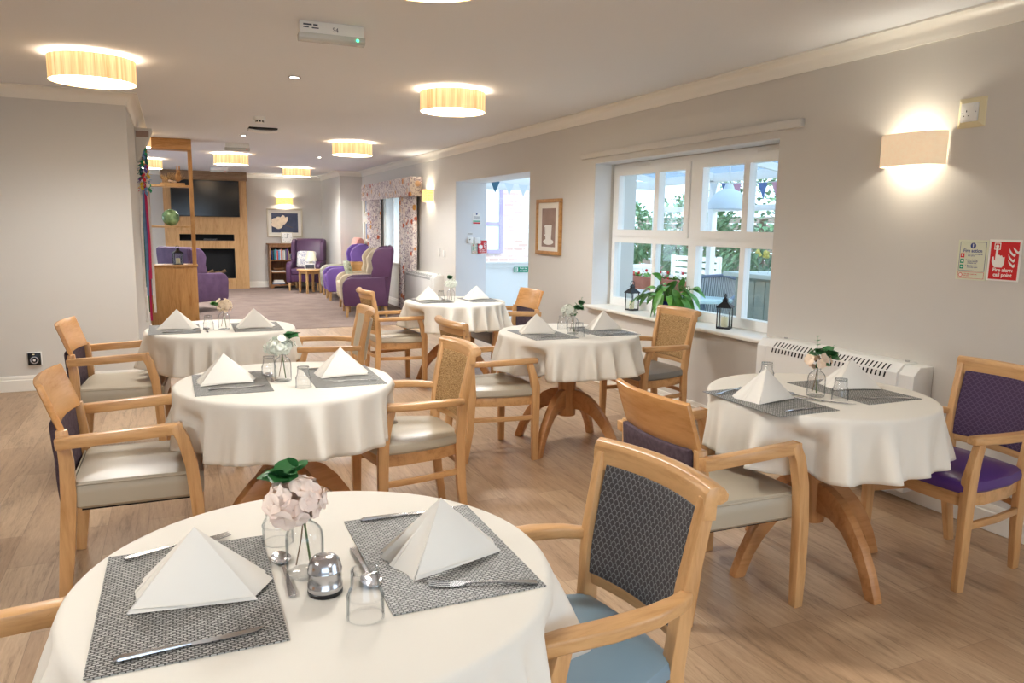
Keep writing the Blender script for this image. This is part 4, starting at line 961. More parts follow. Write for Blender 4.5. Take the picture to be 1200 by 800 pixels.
for z, lb in ((1.79, 'upper small silver-framed print between curtain and lounge corner'), (1.26, 'lower small silver-framed print between curtain and lounge corner')):
    picture('framed_print', lb, (W, 14.80, z), '-X', .42, .46, .05, 'gold', 'greyblue', 0)
# curtains and pelmet
t = thing('curtain_pelmet', 'flowered box pelmet above the lounge window', 'pelmet', (W, 12.83, 0))
MB().box(-.20, -.17, -1.62, 1.62, 1.83, 2.12).box(-.17, 0, -1.62, -1.59, 1.83, 2.12).box(-.17, 0, 1.59, 1.62, 1.83, 2.12).box(-.17, 0, -1.59, 1.59, 2.09, 2.12).build('pelmet_box', 'floral', t, .006)
def curtain(y0, y1, b0, b1, label):
    n = 60; fo = 7
    def f(u, v):
        s = v; yy = (y0+(y1-y0)*u)*(1-s)+(b0+(b1-b0)*u)*s
        return (W-.095+.034*sin(2*pi*fo*u+.6*sin(3*v))*(.6+.4*v)+.01*sin(5*u+4*v), yy, 2.06-2.02*v)
    o = MB().sheet(f, n, 14, .006).build('curtain', 'floral', None, ang=80)
    tag(o, label, 'curtain', 'flowered curtains')
curtain(11.27, 12.10, 11.32, 12.22, 'full-length flowered curtain beside the amber wall light, next to the convector')
curtain(13.45, 14.38, 13.62, 14.40, 'full-length flowered curtain beside the two small silver-framed prints')
o = MB().sheet(lambda u, v: (W+.02+.003*sin(40*u), 12.2+1.3*u, 1.97-1.2*v), 60, 2, 0).build('net_curtain', 'sheer', None); tag(o, 'plain white net hanging at the lounge window between flowered curtains', 'net curtain')
# media wall
t = thing('media_unit', 'oak-veneered chimney breast unit holding the television and fire', 'media unit', (.645, 17.0, 0))
m = MB(); hw = .80; yb = .298
m.box(-hw, hw, 0, yb, .0, .22).box(-hw, -.53, 0, yb, .22, 2.25).box(.525, hw, 0, yb, .22, 2.25).box(-.53, .525, 0, yb, .85, 1.01).box(-.53, .525, 0, yb, 1.145, 2.25).box(-.53, .525, .22, yb, .22, 1.145)
m.build('panelling', 'oak_pale', t)
MB().box(-hw-.02, hw+.015, -.03, yb, 2.25, 2.428).build('pelmet', 'oak_dark', t, .003)
for z0, z1, nm in ((.225, .848, 'fire_recess'), (1.012, 1.143, 'shelf_recess')):
    MB().box(-.528, .523, .205, .219, z0, z1).box(-.5285, -.5255, .0, .205, z0, z1).box(.5205, .5235, .0, .205, z0, z1).box(-.525, .52, .0, .205, z1-.003, z1).box(-.525, .52, .0, .205, z0, z0+.003).build(nm, 'matblack', t)
t = wthing('television', 'large black television on the oak media wall', 'television', (.64, 17.0, 1.875), '-Y')
MB().box(-.655, .655, -.37, .37, .0, .035).build('case', 'black', t, .004); MB().box(-.645, .645, -.355, .362, .035, .0365).build('screen', 'screen', t)
t = thing('media_box', 'small black media box in the slot under the television', 'media box', (.71, 17.08, 1.0165))
MB().box(-.13, .13, -.07, .07, 0, .03).build('case', 'black', t, .003); MB().box(-.12, .10, -.0715, -.07, .01, .014).build('display', 'chrome', t)
t = thing('fire_basket', 'black fire grate with logs in the media wall recess', 'fire', (.72, 17.09, .229))
for k in range(6): MB().bar([(-.26+.1*k, -.05, 0), (-.26+.1*k, -.05, .12)], .012, .012, (1, 0, 0)).build('bar', 'black', t)
for k in range(4): MB().tube([(-.3+.12*k, -.02+.02*(k % 2), .06), (-.1+.12*k, .05, .12+.03*(k % 2))], .034, 8).build('log', 'twig', t)
MB().box(-.32, .32, -.06, .08, 0, .02).build('tray', 'black', t)
# oak room divider
t = thing('room_divider', 'ceiling-high oak room divider of open shelves over a closed cupboard', 'shelving', (0, 10.64, 0)); D = .32
MB().box(-.31, .262, .0, D, .02, .82).build('cupboard', 'oak_z', t, .003); MB().box(-.31, .275, -.012, D+.01, .82, .845).build('counter', 'oak_x', t, .003)
MB().box(-.265, .21, -.016, -.001, .05, .80).build('door', 'oak_z', t, .002)
for x0, x1, y0, y1 in ((.212, .262, .0, .045), (.222, .258, D-.04, D)): MB().box(x0, x1, y0, y1, .845, 2.30).build('post', 'oak_z', t, .003)
MB().box(-.288, -.255, D-.035, D, .845, 2.30).build('post', 'oak_z', t, .003)
MB().box(-.31, .262, .0, D, 2.30, 2.428).build('top_beam', 'oak_x', t, .003)
for z in (1.33, 1.845): MB().box(-.31, .215, .02, D-.02, z-.012, z+.012).build('shelf', 'light_oak', t, .002)  # shelves paler than the frame; their lit brightness is put into the wood colour
t = thing('wheat_rabbit_display', 'straw bundle display with a brown rabbit figure, top shelf of the divider', 'ornament', (.05, 10.80, 1.857))
MB().box(-.17, .12, -.06, .06, 0, .03).build('base', 'light_oak', t, .004)
m = MB(); rr = random.Random(3)
for k in range(90):
    a = rr.uniform(0, 2*pi); e = Vector((cos(a)*rr.uniform(.2, 1), sin(a)*.6, rr.uniform(.3, 1))); p = Vector((-.09 if k % 2 else .04, 0, .05)); m.tube([p, p+e*.06, p+e*.12+Vector((0, 0, -.012))], .0022, 4)
sb = m.build('straw', 'straw', t); sb['kind'] = 'stuff'
m = MB().ball((.04, -.02, .10), (.04, .035, .055)).ball((.045, -.035, .165), (.028, .026, .028)); m.ball((.032, -.03, .215), (.009, .007, .036), 8, 6).ball((.060, -.03, .213), (.009, .007, .036), 8, 6).ball((.045, -.062, .158), .009, 8, 6); m.build('rabbit', 'oak_z', t)
for px, pz in ((-.03, .045), (-.06, .05), (0, .04)): MB().ball((px, -.05, pz), (.022, .018, .018), 8, 6).build('rosette', 'peachp', t)
o = MB().ball((0, 0, .105), .105, 28, 18).build('glass_globe', plain('green_globe', (120, 156, 104), .2, var=40, vs=14), None); o.location = (-.02, 10.79, 1.342); tag(o, 'round green mottled globe on the middle shelf of the divider', 'ornament')
def lantern(label, x, y, z, h, deg, w):
    t = thing('candle_lantern', label, 'lantern', (x, y, z), radians(deg), 'black candle lanterns'); b = w/2; hb = h*.60
    MB().box(-b, b, -b, b, 0, .012).build('base', 'blackmetal', t, .002)
    for sx in (-1, 1):
        for sy in (-1, 1): MB().box(sx*b, sx*(b-.007), sy*b, sy*(b-.007), .012, hb).build('post', 'blackmetal', t)
    for k in range(4): MB().box(-b+.007, b-.007, -b+.002, -b+.004, .012, hb).xf(Matrix.Rotation(k*pi/2, 4, 'Z')).build('pane', 'pane', t)
    e = b+.007
    MB().prism([(-e, -e), (e, -e), (e, e), (-e, e)], hb, hb+.006).add([(-e, -e, hb+.006), (e, -e, hb+.006), (e, e, hb+.006), (-e, e, hb+.006)]+[(sx*b*.36, sy*b*.36, hb+h*.17) for sx, sy in ((-1, -1), (1, -1), (1, 1), (-1, 1))], [(0, 1, 5, 4), (1, 2, 6, 5), (2, 3, 7, 6), (3, 0, 4, 7), (4, 5, 6, 7)]).build('roof', 'blackmetal', t, ang=20)
    q = hb+h*.17; MB().box(-b*.34, b*.34, -b*.34, b*.34, q, q+h*.05).add([(sx*b*.46, sy*b*.46, q+h*.05) for sx, sy in ((-1, -1), (1, -1), (1, 1), (-1, 1))]+[(0, 0, q+h*.14)], [(0, 1, 4), (1, 2, 4), (2, 3, 4), (3, 0, 4), (3, 2, 1, 0)]).build('chimney', 'blackmetal', t, ang=20)
    MB().tube([(.022*cos(a), .0, q+h*.145+.022*sin(a)) for a in [k*pi/6 for k in range(13)]], .003, 6, up=(0, 1, 0)).build('ring', 'blackmetal', t)
    cd = MB().lathe([(b*.5, .012), (b*.5, hb*.52), (b*.4, hb*.56), (b*.1, hb*.54)], 20).build('candle', 'wax', t); MB().tube([(0, 0, hb*.53), (.001, 0, hb*.6)], .0012, 5).build('wick', 'matblack', cd)
    return t
lantern('small black lantern with a cream candle on the divider cupboard', .04, 10.78, .845, .24, 12, .11)
lantern('black candle lantern on the window sill beside the wall end of the plant', 3.585, 5.49, .70, .25, 5, .085)
lantern('black candle lantern on the window sill beyond the woven chair, clear of the plant', 3.575, 4.27, .70, .25, 38, .095)
# pot plant
t = thing('potted_plant', 'leafy green plant in a cobalt blue pot on the window sill', 'plant', (3.575, 4.93, .70))
MB().lathe([(.06, 0), (.068, .01), (.082, .13), (.085, .135), (.078, .135), (.072, .11)], 28).build('pot', 'pot', t); MB().lathe([(.072, .108), (.03, .112)], 20).build('soil', 'twig', t)
m = MB(); ms = MB(); rr = random.Random(11)
for k in range(44):
    a = k*2.39996; el = rr.uniform(.35, 1.35); sp = rr.uniform(.09, .19)
    e = Vector((cos(a)*.62, sin(a)*1.25, 0))*cos(el)+Vector((0, 0, sin(el))); p0 = Vector((.03*cos(a), .04*sin(a), .11)); p1 = p0+e*sp*.6+Vector((0, 0, .03)); p2 = p0+e*sp
    if p2.x > .085: p2.x = .085
    ms.tube([p0, p1, p2], .0022, 5)
    d = Vector((e.x*.6, e.y, rr.uniform(-.75, .35)))
    if p2.x+d.normalized().x*.1 > .09: d.x = 0
    m.leaf(p2, d, rr.uniform(.12, .18), rr.uniform(.024, .036), rr.uniform(.3, .8), 7, .3, roll=rr.uniform(-.5, .5))
for k in range(5): a = k*1.3; ms.tube([(0, 0, .11), (0, -.05-.02*k, .24), (-.01, -.13-.03*k, .27), (-.01, -.19-.02*k, .24-.02*k)], .0022, 5); m.leaf((-.01, -.16-.02*k, .265-.01*k), (0, -1, -.3), .08, .012, .4, 6)
m.build('leaves', 'leafm', t, ang=70); ms.build('stems', 'stem', t)
# hanging carnival decoration on the end wall of the partition
t = thing('wall_bracket', 'grey box bracket under the coving at the end of the taupe wall', 'bracket', (LX, 8.75, 0))
MB().prism([(0, 2.0), (.03, 2.0), (.15, 2.30), (.16, 2.33), (0, 2.33)], -.02, .30, 'y').build('box', 'wall', t, .003); MB().box(.01, .13, -.021, -.019, 2.24, 2.30).build('shadow_gap', 'brown', t)
t = thing('ribbon_garland', 'colourful fabric flower garland with long ribbons hanging on the wall end', 'garland', (LX+.004, 8.80, 0))
rr = random.Random(5); cols = [((24, 150, 90), 'green'), ((20, 110, 100), 'teal'), ((96, 86, 160), 'violet'), ((206, 44, 60), 'red'), ((232, 196, 60), 'yellow'), ((232, 226, 220), 'white'), ((110, 150, 190), 'blue')]
gm = [plain('garland_%s' % n, c, .7, var=10, vs=20) for c, n in cols]
MB().tube([(.05, 0, 2.3), (.055, 0, 2.1), (.05, 0, 1.75)], .006, 6).build('cord', 'twig', t)
for k in range(24):
    z = 2.10-.40*k/23; r0 = .03+.035*(k/23); a = k*2.4; c = Vector((.058+.7*r0*cos(a), r0*sin(a)*1.4, z)); m = MB()
    for p in range(5): e = Vector((cos(p*1.257), -.4*sin(p*2), sin(p*1.257))); m.leaf(c, e, .05, .02, .1, 4, .2)
    m.build('fabric_flower', gm[(k*3) % 7], t, ang=70)
for k in range(11):
    x = -.055+.115*((k*7) % 11)/10; y = -.06+.012*k; zt = 1.80-.01*k; zb = .35+.09*((k*5) % 7); ci = (5, 3, 6, 5, 2, 1, 5, 3, 2, 6, 0)[k]
    x = .012+.085*((k*7) % 11)/10; MB().bar([(x*.6+.02, y*.3, zt), (x*.9+.005, y, zt*.72+zb*.28), (x+.008*sin(k), y*1.1, zt*.4+zb*.6), (x, y, zb)], .022, .003, (0, 1, 0)).build('ribbon', gm[ci] if ci != 3 else plain('garland_magenta', (200, 30, 90), .6), t)
# ------------------------------------------------------------------ conservatory and garden seen through the openings
struct('ground', MB().box(WO, 14, -6, 20, -.08, -.01), plain('pale_paving', (206, 202, 196), .7, var=8, vs=2))
EX = 7.2
m = MB().box(EX, EX+.12, 1.5, 10.5, -.01, .58); m = struct('wall_conservatory', m, 'upvc')
f = MB()
f.box(EX, EX+.1, 1.5, 10.5, 2.08, 2.20).box(EX+.02, EX+.08, 1.5, 10.5, 1.66, 1.74).box(EX-.04, EX+.1, 1.5, 10.5, .58, .64)
for y in (1.5, 3.0, 4.5, 6.0, 7.5, 9.0, 10.42): f.box(EX, EX+.09, y, y+.10, .6, 2.1)
fr = f.build('window_5', 'upvc', None, .004); fr['kind'] = 'structure'
MB().box(EX+.045, EX+.052, 1.5, 10.5, .62, 2.1).build('glass_pane', 'pane', fr)
f = MB(); f.box(WO, EX+.1, 10.42, 10.50, 2.02, 2.14)
for x in (3.94, 5.02, 6.1): f.box(x, x+.09, 10.42, 10.5, 0, 2.05)
f.box(5.02, EX, 10.42, 10.5, .75, .82)
fr = f.build('window_6', 'upvc', None, .004); fr['kind'] = 'structure'
MB().box(5.1, EX, 10.455, 10.46, .8, 2.03).build('glass_pane', 'pane', fr)
struct('wall_conservatory_end', MB().box(5.1, EX, 10.43, 10.49, 0, .76), 'upvc')
# half-glazed door
d = MB(); d.box(4.03, 4.20, 10.42, 10.47, .02, 2.02).box(4.93, 5.02, 10.42, 10.47, .02, 2.02).box(4.20, 4.93, 10.42, 10.47, 1.935, 2.02).box(4.20, 4.93, 10.42, 10.47, .78, .865)
d = d.build('door_1', 'upvc', None, .004); d['kind'] = 'structure'
MB().box(4.20, 4.93, 10.435, 10.455, .02, .79).build('panel', 'upvc', d); MB().box(4.19, 4.94, 10.443, 10.449, .85, 1.95).build('glass_pane', 'pane', d)
MB().box(4.03, 4.06, 10.40, 10.42, 1.6, 1.72).build('hinge', 'chrome', d)
MB().box(4.1, 4.98, 10.395, 10.42, .845, .868).build('push_bar', 'upvc', d, .004)
t = wthing('push_bar_sign', 'green sign about the push bar low on the white conservatory door', 'sign', (4.80, 10.42, .755), '-Y')
MB().box(-.125, .125, -.042, .042, 0, .003).build('board', 'green', t); MB().box(-.115, -.055, -.034, .034, .003, .0035).build('pictogram_field', 'signw', t)
MB().box(-.092, -.078, -.026, .026, .0035, .004).build('pictogram', 'green', t); text('lettering', 'Push bar\nto open', .037, (.038, .008, .0031), 'signw', t, 'CENTER', .0006, .9)
# roof
m = MB(); n = 480
vs = []; 
for i in range(n+1):
    y = 1.3+9.3*i/n; w = .026*sin(i*pi/2+.4)
    vs += [(WO, y, 2.72+w), (EX+.25, y, 2.20+w)]
struct('roof_sheet', MB().add(vs, [(2*i, 2*i+1, 2*i+3, 2*i+2) for i in range(n)]), 'poly')
m = MB()
for y in (1.5, 3.0, 4.5, 6.0, 7.5, 9.0, 10.42): m.bar([(WO, y+.05, 2.66), (EX+.05, y+.05, 2.15)], .06, .09)
struct('roof_beam', m, 'upvc')
struct('trim_8', MB().box(WO, WO+.06, 1.3, 10.6, 2.43, 2.75), 'upvc')
# bunting
def bunting(label, pts, cols, w, h):
    t = thing('bunting', label, 'bunting', (0, 0, 0))
    P = [Vector(p) for p in pts]; MB().tube(P, .004, 5).build('string', 'white', t)
    L = sum((b-a).length for a, b in zip(P, P[1:])); k = int(L/(w*1.45)); 
    for i in range(k):
        f = (i+.5)/k*(len(P)-1); j = min(len(P)-2, int(f)); c = P[j].lerp(P[j+1], f-j); d = (P[j+1]-P[j]).normalized(); nn = d.cross(Vector((0, 0, 1))).normalized()
        vs = [c-d*w/2, c+d*w/2, c-Vector((0, 0, h))+nn*.02]; vs2 = [p+nn*.003 for p in vs]
        MB().add(vs+vs2, [(0, 1, 2), (5, 4, 3), (0, 3, 4, 1), (1, 4, 5, 2), (2, 5, 3, 0)]).build('pennant', cols[i % len(cols)], t)
pk = plain('bunting_pink', (214, 160, 176), .8); bl = plain('bunting_blue', (96, 124, 176), .8); bw = plain('bunting_white', (226, 234, 236), .8); bt = plain('bunting_petrol', (70, 110, 130), .8)
def sag(a, b, s, n=8): a, b = Vector(a), Vector(b); return [a.lerp(b, i/n)-Vector((0, 0, s*4*(i/n)*(1-i/n))) for i in range(n+1)]
bunting('pink and blue pennant bunting strung across the conservatory behind the window', sag((6.2, 4.6, 2.06), (6.2, 8.3, 2.02), .10), [pk, bl, bw], .15, .19)
bunting('petrol and white pennant bunting above the conservatory door', sag((4.15, 10.2, 2.06), (5.35, 9.9, 2.02), .05), [bt, bw, bw], .14, .17)
# pendant
t = thing('pendant_lamp', 'white dome pendant lamp hanging in the conservatory', 'pendant lamp', (6.0, 7.22, 1.64))
MB().lathe([(.24, 0), (.235, .05), (.20, .13), (.13, .20), (.06, .235), (.04, .29), (.036, .29), (.055, .23), (.125, .195), (.195, .125), (.23, .05), (.236, 0)], 36, closed=False).build('shade', plain('dome_enamel', (214, 224, 232), .4), t)
MB().tube([(0, 0, .28), (0, 0, .76)], .006, 6).build('cord', 'white', t)
# bar counter with glasses
t = thing('bar_counter', 'sage green panelled counter in the conservatory, seen through the window', 'counter', (5.05, 5.12, -.01))
MB().box(.0, .55, -1.2, .78, .0, .96).build('body', 'sagepaint', t)
for k in range(14): MB().box(-.012, .0, -1.18+.14*k, -1.05+.14*k, .03, .93).build('cladding_board', 'sagepaint', t, .003)
MB().box(-.08, .62, -1.28, .88, .96, 1.0).build('worktop', plain('pale_worktop', (206, 214, 208), .4), t, .005)
MB().box(-.03, .02, -.05, .18, .0, .96).build('corner_post', 'upvc', t, .003)
for k, (y, h, w) in enumerate(((5.60, .17, .055), (5.40, .26, .07))):
    t = thing('flower_glass' if k == 0 else 'hurricane_glass', ('clear glass of yellow flowers', 'tall dark-filled stemmed glass')[k]+' on the conservatory counter', 'glass', (5.12, y, .99))
    if k == 0:
        MB().lathe([(.04, 0), (.05, .02), (.045, .08), (.06, .16)], 20, closed=False).build('bowl', 'glass', t)
        m = MB(); rr = random.Random(2)
        for q in range(16): m.ball((rr.uniform(-.06, .06), rr.uniform(-.07, .07), rr.uniform(.16, .22)), .016, 7, 5)
        m.build('flower_heads', plain('yellow_flower', (222, 206, 110), .7, var=20, vs=30), t)
    else:
        MB().lathe([(.05, 0), (.05, .006), (.012, .02), (.012, .08), (.055, .13), (.065, .33), (.062, .33), (.05, .13)], 20, closed=False).build('bowl', 'glass', t)
        MB().lathe([(.012, .10), (.048, .135), (.058, .32), (.02, .325)], 18).build('contents', plain('dark_wax', (40, 36, 60), .4), t)
# wicker chair and small round table
t = thing('wicker_chair', 'grey wicker armchair in the conservatory behind the window', 'chair', (5.30, 6.62, -.01), radians(195))
MB().sheet(lambda u, v: (-.22-.05*v+.10*(2*u-1)**2, -.25+.5*u, .40+.50*v-.05*(2*u-1)**2*v), 14, 8, .02).build('backrest', 'wicker', t)
MB().tube([(.05, -.30, .66), (-.12, -.30, .74), (-.20, -.24, .88), (-.26, 0, .91), (-.20, .24, .88), (-.12, .30, .74), (.05, .30, .66)], .018, 8).build('top_rail', 'greyblue', t)
cushion(MB(), rrect(.5, .5, .08), [(1, .38), (1, .41), (.9, .42)], 0).build('seat', 'wicker', t)
for sx in (-.2, .22):
    for sy in (-.24, .24): MB().tube([(sx, sy, 0), (sx*.95, sy, .4), (sx*.6 if sx > 0 else sx, sy*1.2, .68)], .014, 7).build('leg', 'greyblue', t)
t = thing('garden_table', 'small round pale table beside the wicker chair', 'table', (4.72, 5.98, -.01))
MB().lathe([(.28, .71), (.29, .715), (.29, .735), (.28, .74)], 36).build('table_top', plain('frosted_top', (196, 222, 226), .25), t); MB().lathe([(.03, .02), (.03, .71)], 14).build('column', 'greyblue', t); MB().lathe([(.18, 0), (.18, .02)], 24).build('base', 'greyblue', t)
t = thing('flower_trough', 'terracotta trough of small red and white flowers in the conservatory', 'planter', (6.1, 8.75, -.01))
MB().prism([(-.10, .56), (.10, .56), (.13, .74), (-.13, .74)], -.75, .75, 'y').build('trough', 'terracotta', t, .005)
for y in (-.6, .6): MB().box(-.1, .1, y-.03, y+.03, 0, .56).build('leg', 'upvc', t)
rr = random.Random(9); m = MB(); m2 = MB()
for q in range(60):
    p = (rr.uniform(-.12, .12), rr.uniform(-.74, .74), rr.uniform(.74, .84)); (m if q % 2 else m2).ball(p, .022, 6, 4)
m.build('flower_heads', 'red', t); m2.build('white_flower_heads', 'signw', t); m = MB()
for q in range(140): m.leaf((rr.uniform(-.1, .1), rr.uniform(-.74, .74), .73), (rr.uniform(-1, 1), rr.uniform(-1, 1), 1), .08, .02, .2, 4)
m.build('leaves', 'leafm', t)
t = thing('garden_bench', 'white slatted garden bench outside the conservatory', 'bench', (8.2, 11.0, -.01), radians(180))
for k in range(5): MB().box(-.25+.1*k, -.17+.1*k, -.7, .7, .42, .45).build('slat', 'upvc', t)
for k in range(4): MB().box(-.3, -.27, -.7, .7, .52+.11*k, .6+.11*k).build('back_slat', 'upvc', t)
for y in (-.65, .65):
    for x in (-.28, .2): MB().box(x-.03, x+.03, y-.03, y+.03, 0, .42 if x > 0 else .95).build('leg', 'upvc', t)
t = thing('garden_chair', 'grey blue garden chair beyond the sage counter', 'chair', (6.6, 7.05, -.01), radians(160))
MB().sheet(lambda u, v: (-.2-.12*v, -.22+.44*u, .42+.55*v), 4, 4, .02).build('backrest', 'greyblue', t); MB().box(-.22, .25, -.23, .23, .40, .43).build('seat', 'greyblue', t, .005)
for sx in (-.2, .22):
    for sy in (-.2, .2): MB().box(sx-.015, sx+.015, sy-.015, sy+.015, 0, .41).build('leg', 'greyblue', t)
# fence, shrubs, neighbouring brick wall
t = thing('garden_fence', 'pale horizontal board fence beyond the conservatory', 'fence', (11.2, 8, -.01))
for k in range(11): MB().box(0, .02, -9, 9, .05+.15*k, .185+.15*k).build('board', plain('fence_paint', (196, 170, 158), .8, var=10, vs=2) if k == 0 else bpy.data.materials['fence_paint'], t)
for y in range(-9, 10, 3): MB().box(.02, .1, y-.05, y+.05, 0, 1.75).build('post', bpy.data.materials['fence_paint'], t)
def shrub(label, x, y, z, rx, ry, rz, seed, mat='leafg', n=2200):
    r = random.Random(seed); t = thing('garden_shrub', label, 'shrub', (x, y, -.01), 0, 'garden shrubs behind the conservatory'); m = MB()
    for k in range(n):
        d = Vector((r.gauss(0, 1), r.gauss(0, 1), r.gauss(0, 1))).normalized(); q = r.uniform(.55, 1)**.6*(1+.18*sin(5*d.x+seed)*sin(4*d.z+3*d.y))
        p = Vector((d.x*rx*q, d.y*ry*q, z+d.z*rz*q))
        if p.z < .05: continue
        m.leaf(p, d+Vector((r.uniform(-.9, .9), r.uniform(-.9, .9), r.uniform(-.6, .6))), r.uniform(.10, .18), r.uniform(.03, .055), .3, 2, .2)
    m.build('foliage', mat, t); MB().tube([(0, 0, 0), (0, 0, z)], .06, 7).build('trunk', 'twig', t)
shrub('tall loose green tree behind the conservatory, beyond the counter', 9.7, 10.7, 1.6, .8, 1.0, 1.25, 1)
shrub('rounded bush below the tall tree beyond the counter', 9.2, 8.4, .9, .8, .9, .9, 2)
shrub('green shrub beyond the trough and bench', 10.0, 16.0, 1.3, .8, 1.6, .75, 3)
shrub('leafy shrub at the near end of the garden fence', 9.2, 6.0, 1.3, .8, 1.0, 1.2, 4)
shrub('broad shrub along the garden fence past the doorway side', 10.0, 13.2, 1.25, .8, 1.1, .8, 5)
struct('wall_neighbour', MB().box(5.0, 9.0, 14.5, 14.7, -.01, 4.2), 'brick')
wn = MB(); gN = lambda m, u0, u1, z0, z1: m.box(u0, u1, 14.44, 14.5, z0, z1); frame(wn, gN, 5.45, 6.22, .85, 2.25, .07); gN(wn, 5.52, 6.15, 1.42, 1.48)
wn = wn.build('window_7', plain('mauve_frame', (150, 136, 176), .4), smooth=False); wn['kind'] = 'structure'
MB().box(5.5, 6.2, 14.47, 14.49, .9, 2.2).build('glass_pane', plain('pale_blind', (224, 228, 232), .5), wn)
t = thing('hanging_basket', 'hanging flower basket at the edge of the conservatory doorway', 'planter', (5.16, 9.6, 1.10))
MB().lathe([(.02, -.10), (.09, -.06), (.12, .02), (.11, .02), (.08, -.05)], 20, closed=False).build('basket', 'twig', t); m = MB(); rr = random.Random(4)
for q in range(90): m.leaf((rr.uniform(-.08, .08), rr.uniform(-.08, .08), .02), (rr.uniform(-1, 1), rr.uniform(-1, 1), rr.uniform(-.3, 1)), .12, .022, .3, 4)
m.build('leaves', 'leafm', t); MB().tube([(0, 0, .02), (0, 0, 1.28)], .004, 5).build('chain', 'chrome', t)
# ------------------------------------------------------------------ ceiling fittings
def drum(x, y, label, power=1.0, r=.25, real=True):
    t = thing('ceiling_light', label, 'ceiling light', (x, y, CE), radians(35), 'drum ceiling lights')
    MB().lathe([(r, -.165), (r, -.022), (r-.003, -.022), (r-.003, -.165)], 56, closed=False).build('drum_shade', 'shade', t)
    MB().lathe([(r-.004, -.161), (r-.004, -.158), (r*.5, -.1575)], 48).build('diffuser', 'diffuser', t)
    MB().lathe([(.07, -.03), (.07, 0)], 24).build('ceiling_plate', 'white', t)
    MB().box(-.003, .003, r-.001, r+.0012, -.165, -.022).build('seam', 'oak_z', t.children[0])
    for k in range(3): a = 2*pi*k/3; MB().bar([(.05*cos(a), .05*sin(a), -.02), ((r-.003)*cos(a), (r-.003)*sin(a), -.03)], .006, .004).build('strut', 'white', t)
    light('ceiling_lamp_light', 'POINT', (x, y, CE-.085), 15*power, (1, .94, .84), shadow_soft_size=.07)
    light('ceiling_lamp_light', 'SPOT', (x, y, CE-.175), 125*power, (.97, .985, 1), shadow_soft_size=.22, spot_size=radians(165), spot_blend=.6)
drum(-.42, 5.66, 'veneer drum ceiling light in front of the taupe wall', .6)
drum(2.02, 5.70, 'veneer drum ceiling light above the window and doorway tables', .8)
drum(2.14, 9.86, 'veneer drum ceiling light second along the window side of the ceiling')
drum(.86, 12.50, 'veneer drum ceiling light before the television wall')
drum(2.18, 14.93, 'small-looking veneer drum ceiling light above the bookcase end')
drum(-.36, 14.25, 'veneer drum ceiling light seen through the oak divider')
drum(-.44, 10.2, 'veneer drum ceiling light half hidden behind the garland', .6)
drum(.89, 2.76, 'drum ceiling light just cut off by the top edge of the view', .5)
drum(-1.4, 1.2, 'unseen drum ceiling light above the near side of the room, there for its light', .55); drum(1.6, -.9, 'unseen drum ceiling light at the end of the room behind the view, there for its light', .5)  # extra drums out of view, there as light sources for the near end
for x, y, lb in ((.843, 5.75, 'bright recessed downlight beyond the emergency light box'), (.823, 9.82, 'recessed downlight between the smoke detector and the red-lit box'), (2.152, 12.33, 'recessed downlight towards the lounge curtains'), (.823, 14.93, 'recessed downlight just before the television wall pelmet')):
    t = thing('downlight', lb, 'downlight', (x, y, CE), 0, 'recessed downlights')
    MB().lathe([(.045, -.006), (.045, 0), (.03, 0), (.03, -.006)], 24, closed=False).build('bezel', 'chrome', t)
    MB().lathe([(.029, -.004), (.02, -.0045)], 20).build('lens', 'spot', t)
t = thing('smoke_detector', 'round white smoke detector on the ceiling', 'smoke detector', (.833, 8.05, CE))
MB().lathe([(.058, 0), (.058, -.02), (.052, -.028), (.040, -.030), (.036, -.055), (.02, -.06)], 28).build('body', 'white', t)
m = MB()
for k in range(8): a = k*pi/4; m.box(-.008, .008, .0365, .0395, -.05, -.034).xf(Matrix.Rotation(a, 4, 'Z'), len(m.v)-8)
m.build('vent_slots', 'matblack', t)
t = thing('ceiling_sensor_panel', 'flat white ceiling panel with a dark edge beyond the smoke detector', 'ceiling panel', (.96, 8.97, CE))
MB().box(-.15, .15, -.08, .08, -.012, 0).build('base', 'blackmetal', t, .002); MB().sheet(lambda u, v: (-.155+.31*u, -.085+.17*v, -.026-.016*sin(pi*u)), 10, 2, .014).build('diffuser', 'white', t)
def emergency(x, y, w, lb, led, deg=-2):
    t = thing('emergency_light', lb, 'emergency light', (x, y, CE), radians(deg), 'emergency light boxes')
    MB().box(-w/2, w/2, -.035, .035, -.06, 0).build('case', 'white', t, .004)
    MB().prism([(-.038, -.058), (.038, -.058), (.034, -.082), (.022, -.094), (-.022, -.094), (-.034, -.082)], -w/2-.006, w/2+.006, 'x').build('lens_cover', plain('prismatic_cover', (196, 196, 188), .25) if 'prismatic_cover' not in bpy.data.materials else bpy.data.materials['prismatic_cover'], t, .002)
    MB().ball((w/2-.035, -.036, -.074), .006, 8, 6).build('indicator', led, t)
    return t
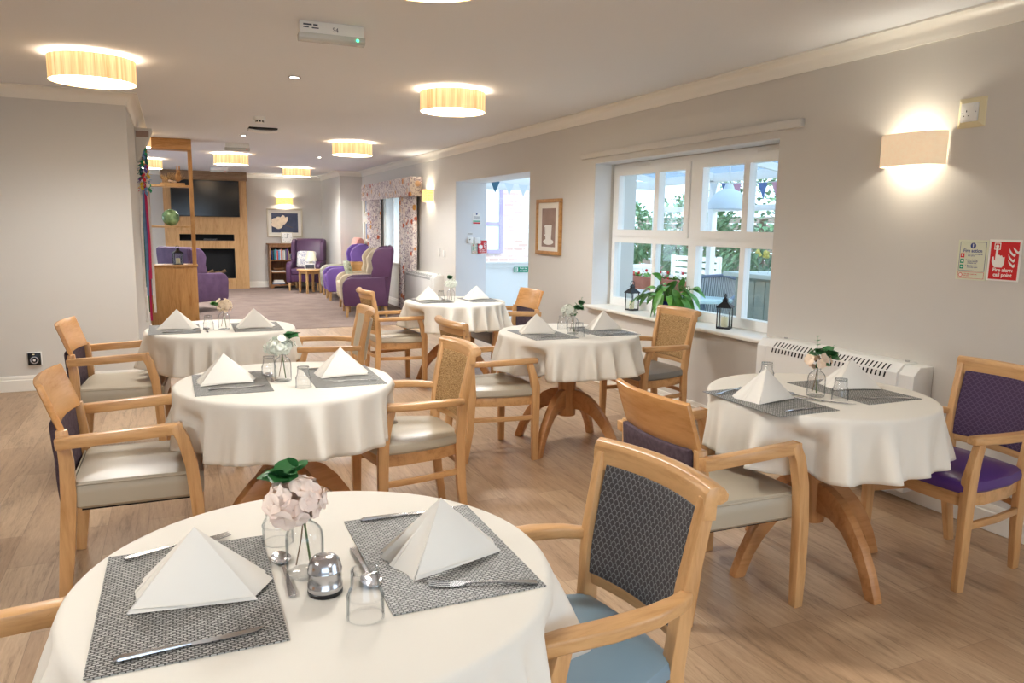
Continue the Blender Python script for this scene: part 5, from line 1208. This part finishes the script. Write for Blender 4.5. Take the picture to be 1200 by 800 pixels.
t = emergency(.81, 4.19, .33, 'white emergency light box with a glowing green indicator', 'led')
o = text('lettering', 'S4', .032, (.0, -.0352, -.044), 'print', t); o.rotation_euler = (pi/2, 0, 0)
MB().box(-.148, -.105, -.0356, -.035, -.022, -.014).box(-.098, -.075, -.0356, -.035, -.022, -.014).box(-.148, -.12, -.0356, -.035, -.034, -.029).box(-.105, -.07, -.0356, -.035, -.036, -.030).build('rating_print', 'print', t)
emergency(.83, 10.85, .30, 'white ceiling box with a red indicator, above the near end of the lounge', 'ledred'); emergency(.85, 15.7, .30, 'white ceiling box with a red indicator, just before the television wall', 'ledred')

# ------------------------------------------------------------------ daylight
wd = bpy.data.worlds.new('overcast_sky'); S.world = wd; wd.use_nodes = True
bg = wd.node_tree.nodes['Background']; bg.inputs[0].default_value = (.65, .82, 1, 1); bg.inputs[1].default_value = 2.3
sun = light('sun', 'SUN', (6, 0, 6), 1.3, (1, .95, .88), angle=radians(1.5)); sun.rotation_euler = Vector((-.62, .56, -.62)).to_track_quat('-Z', 'Y').to_euler()
def portal(loc, rot, sx, sy):
    o = light('sky_portal', 'AREA', loc, 1, (1, 1, 1), shape='RECTANGLE', size=sx, size_y=sy); o.rotation_euler = rot; o.data.cycles.is_portal = True
portal((3.95, -1.05, 1.17), (0, radians(90), 0), 1.85, 2.5)
portal((-.5, Y0-.21, 1.25), (radians(90), 0, 0), 4.2, 1.7)
portal((3.95, 12.85, 1.36), (0, radians(90), 0), 1.2, 1.4)
portal((-3.31, 13.5, 1.22), (0, radians(-90), 0), 1.85, 4.2)
S.view_settings.view_transform = 'Standard'; S.view_settings.look = 'None'; S.view_settings.gamma = 1; S.view_settings.use_curve_mapping = False
S.view_settings.exposure = .8
cy = S.cycles; cy.max_bounces = 10; cy.diffuse_bounces = 5; cy.glossy_bounces = 4; cy.transparent_max_bounces = 24; cy.transmission_bounces = 6
cy.sample_clamp_indirect = 6; cy.caustics_reflective = False; cy.caustics_refractive = False; cy.use_denoising = True; cy.use_adaptive_sampling = True; cy.blur_glossy = .5
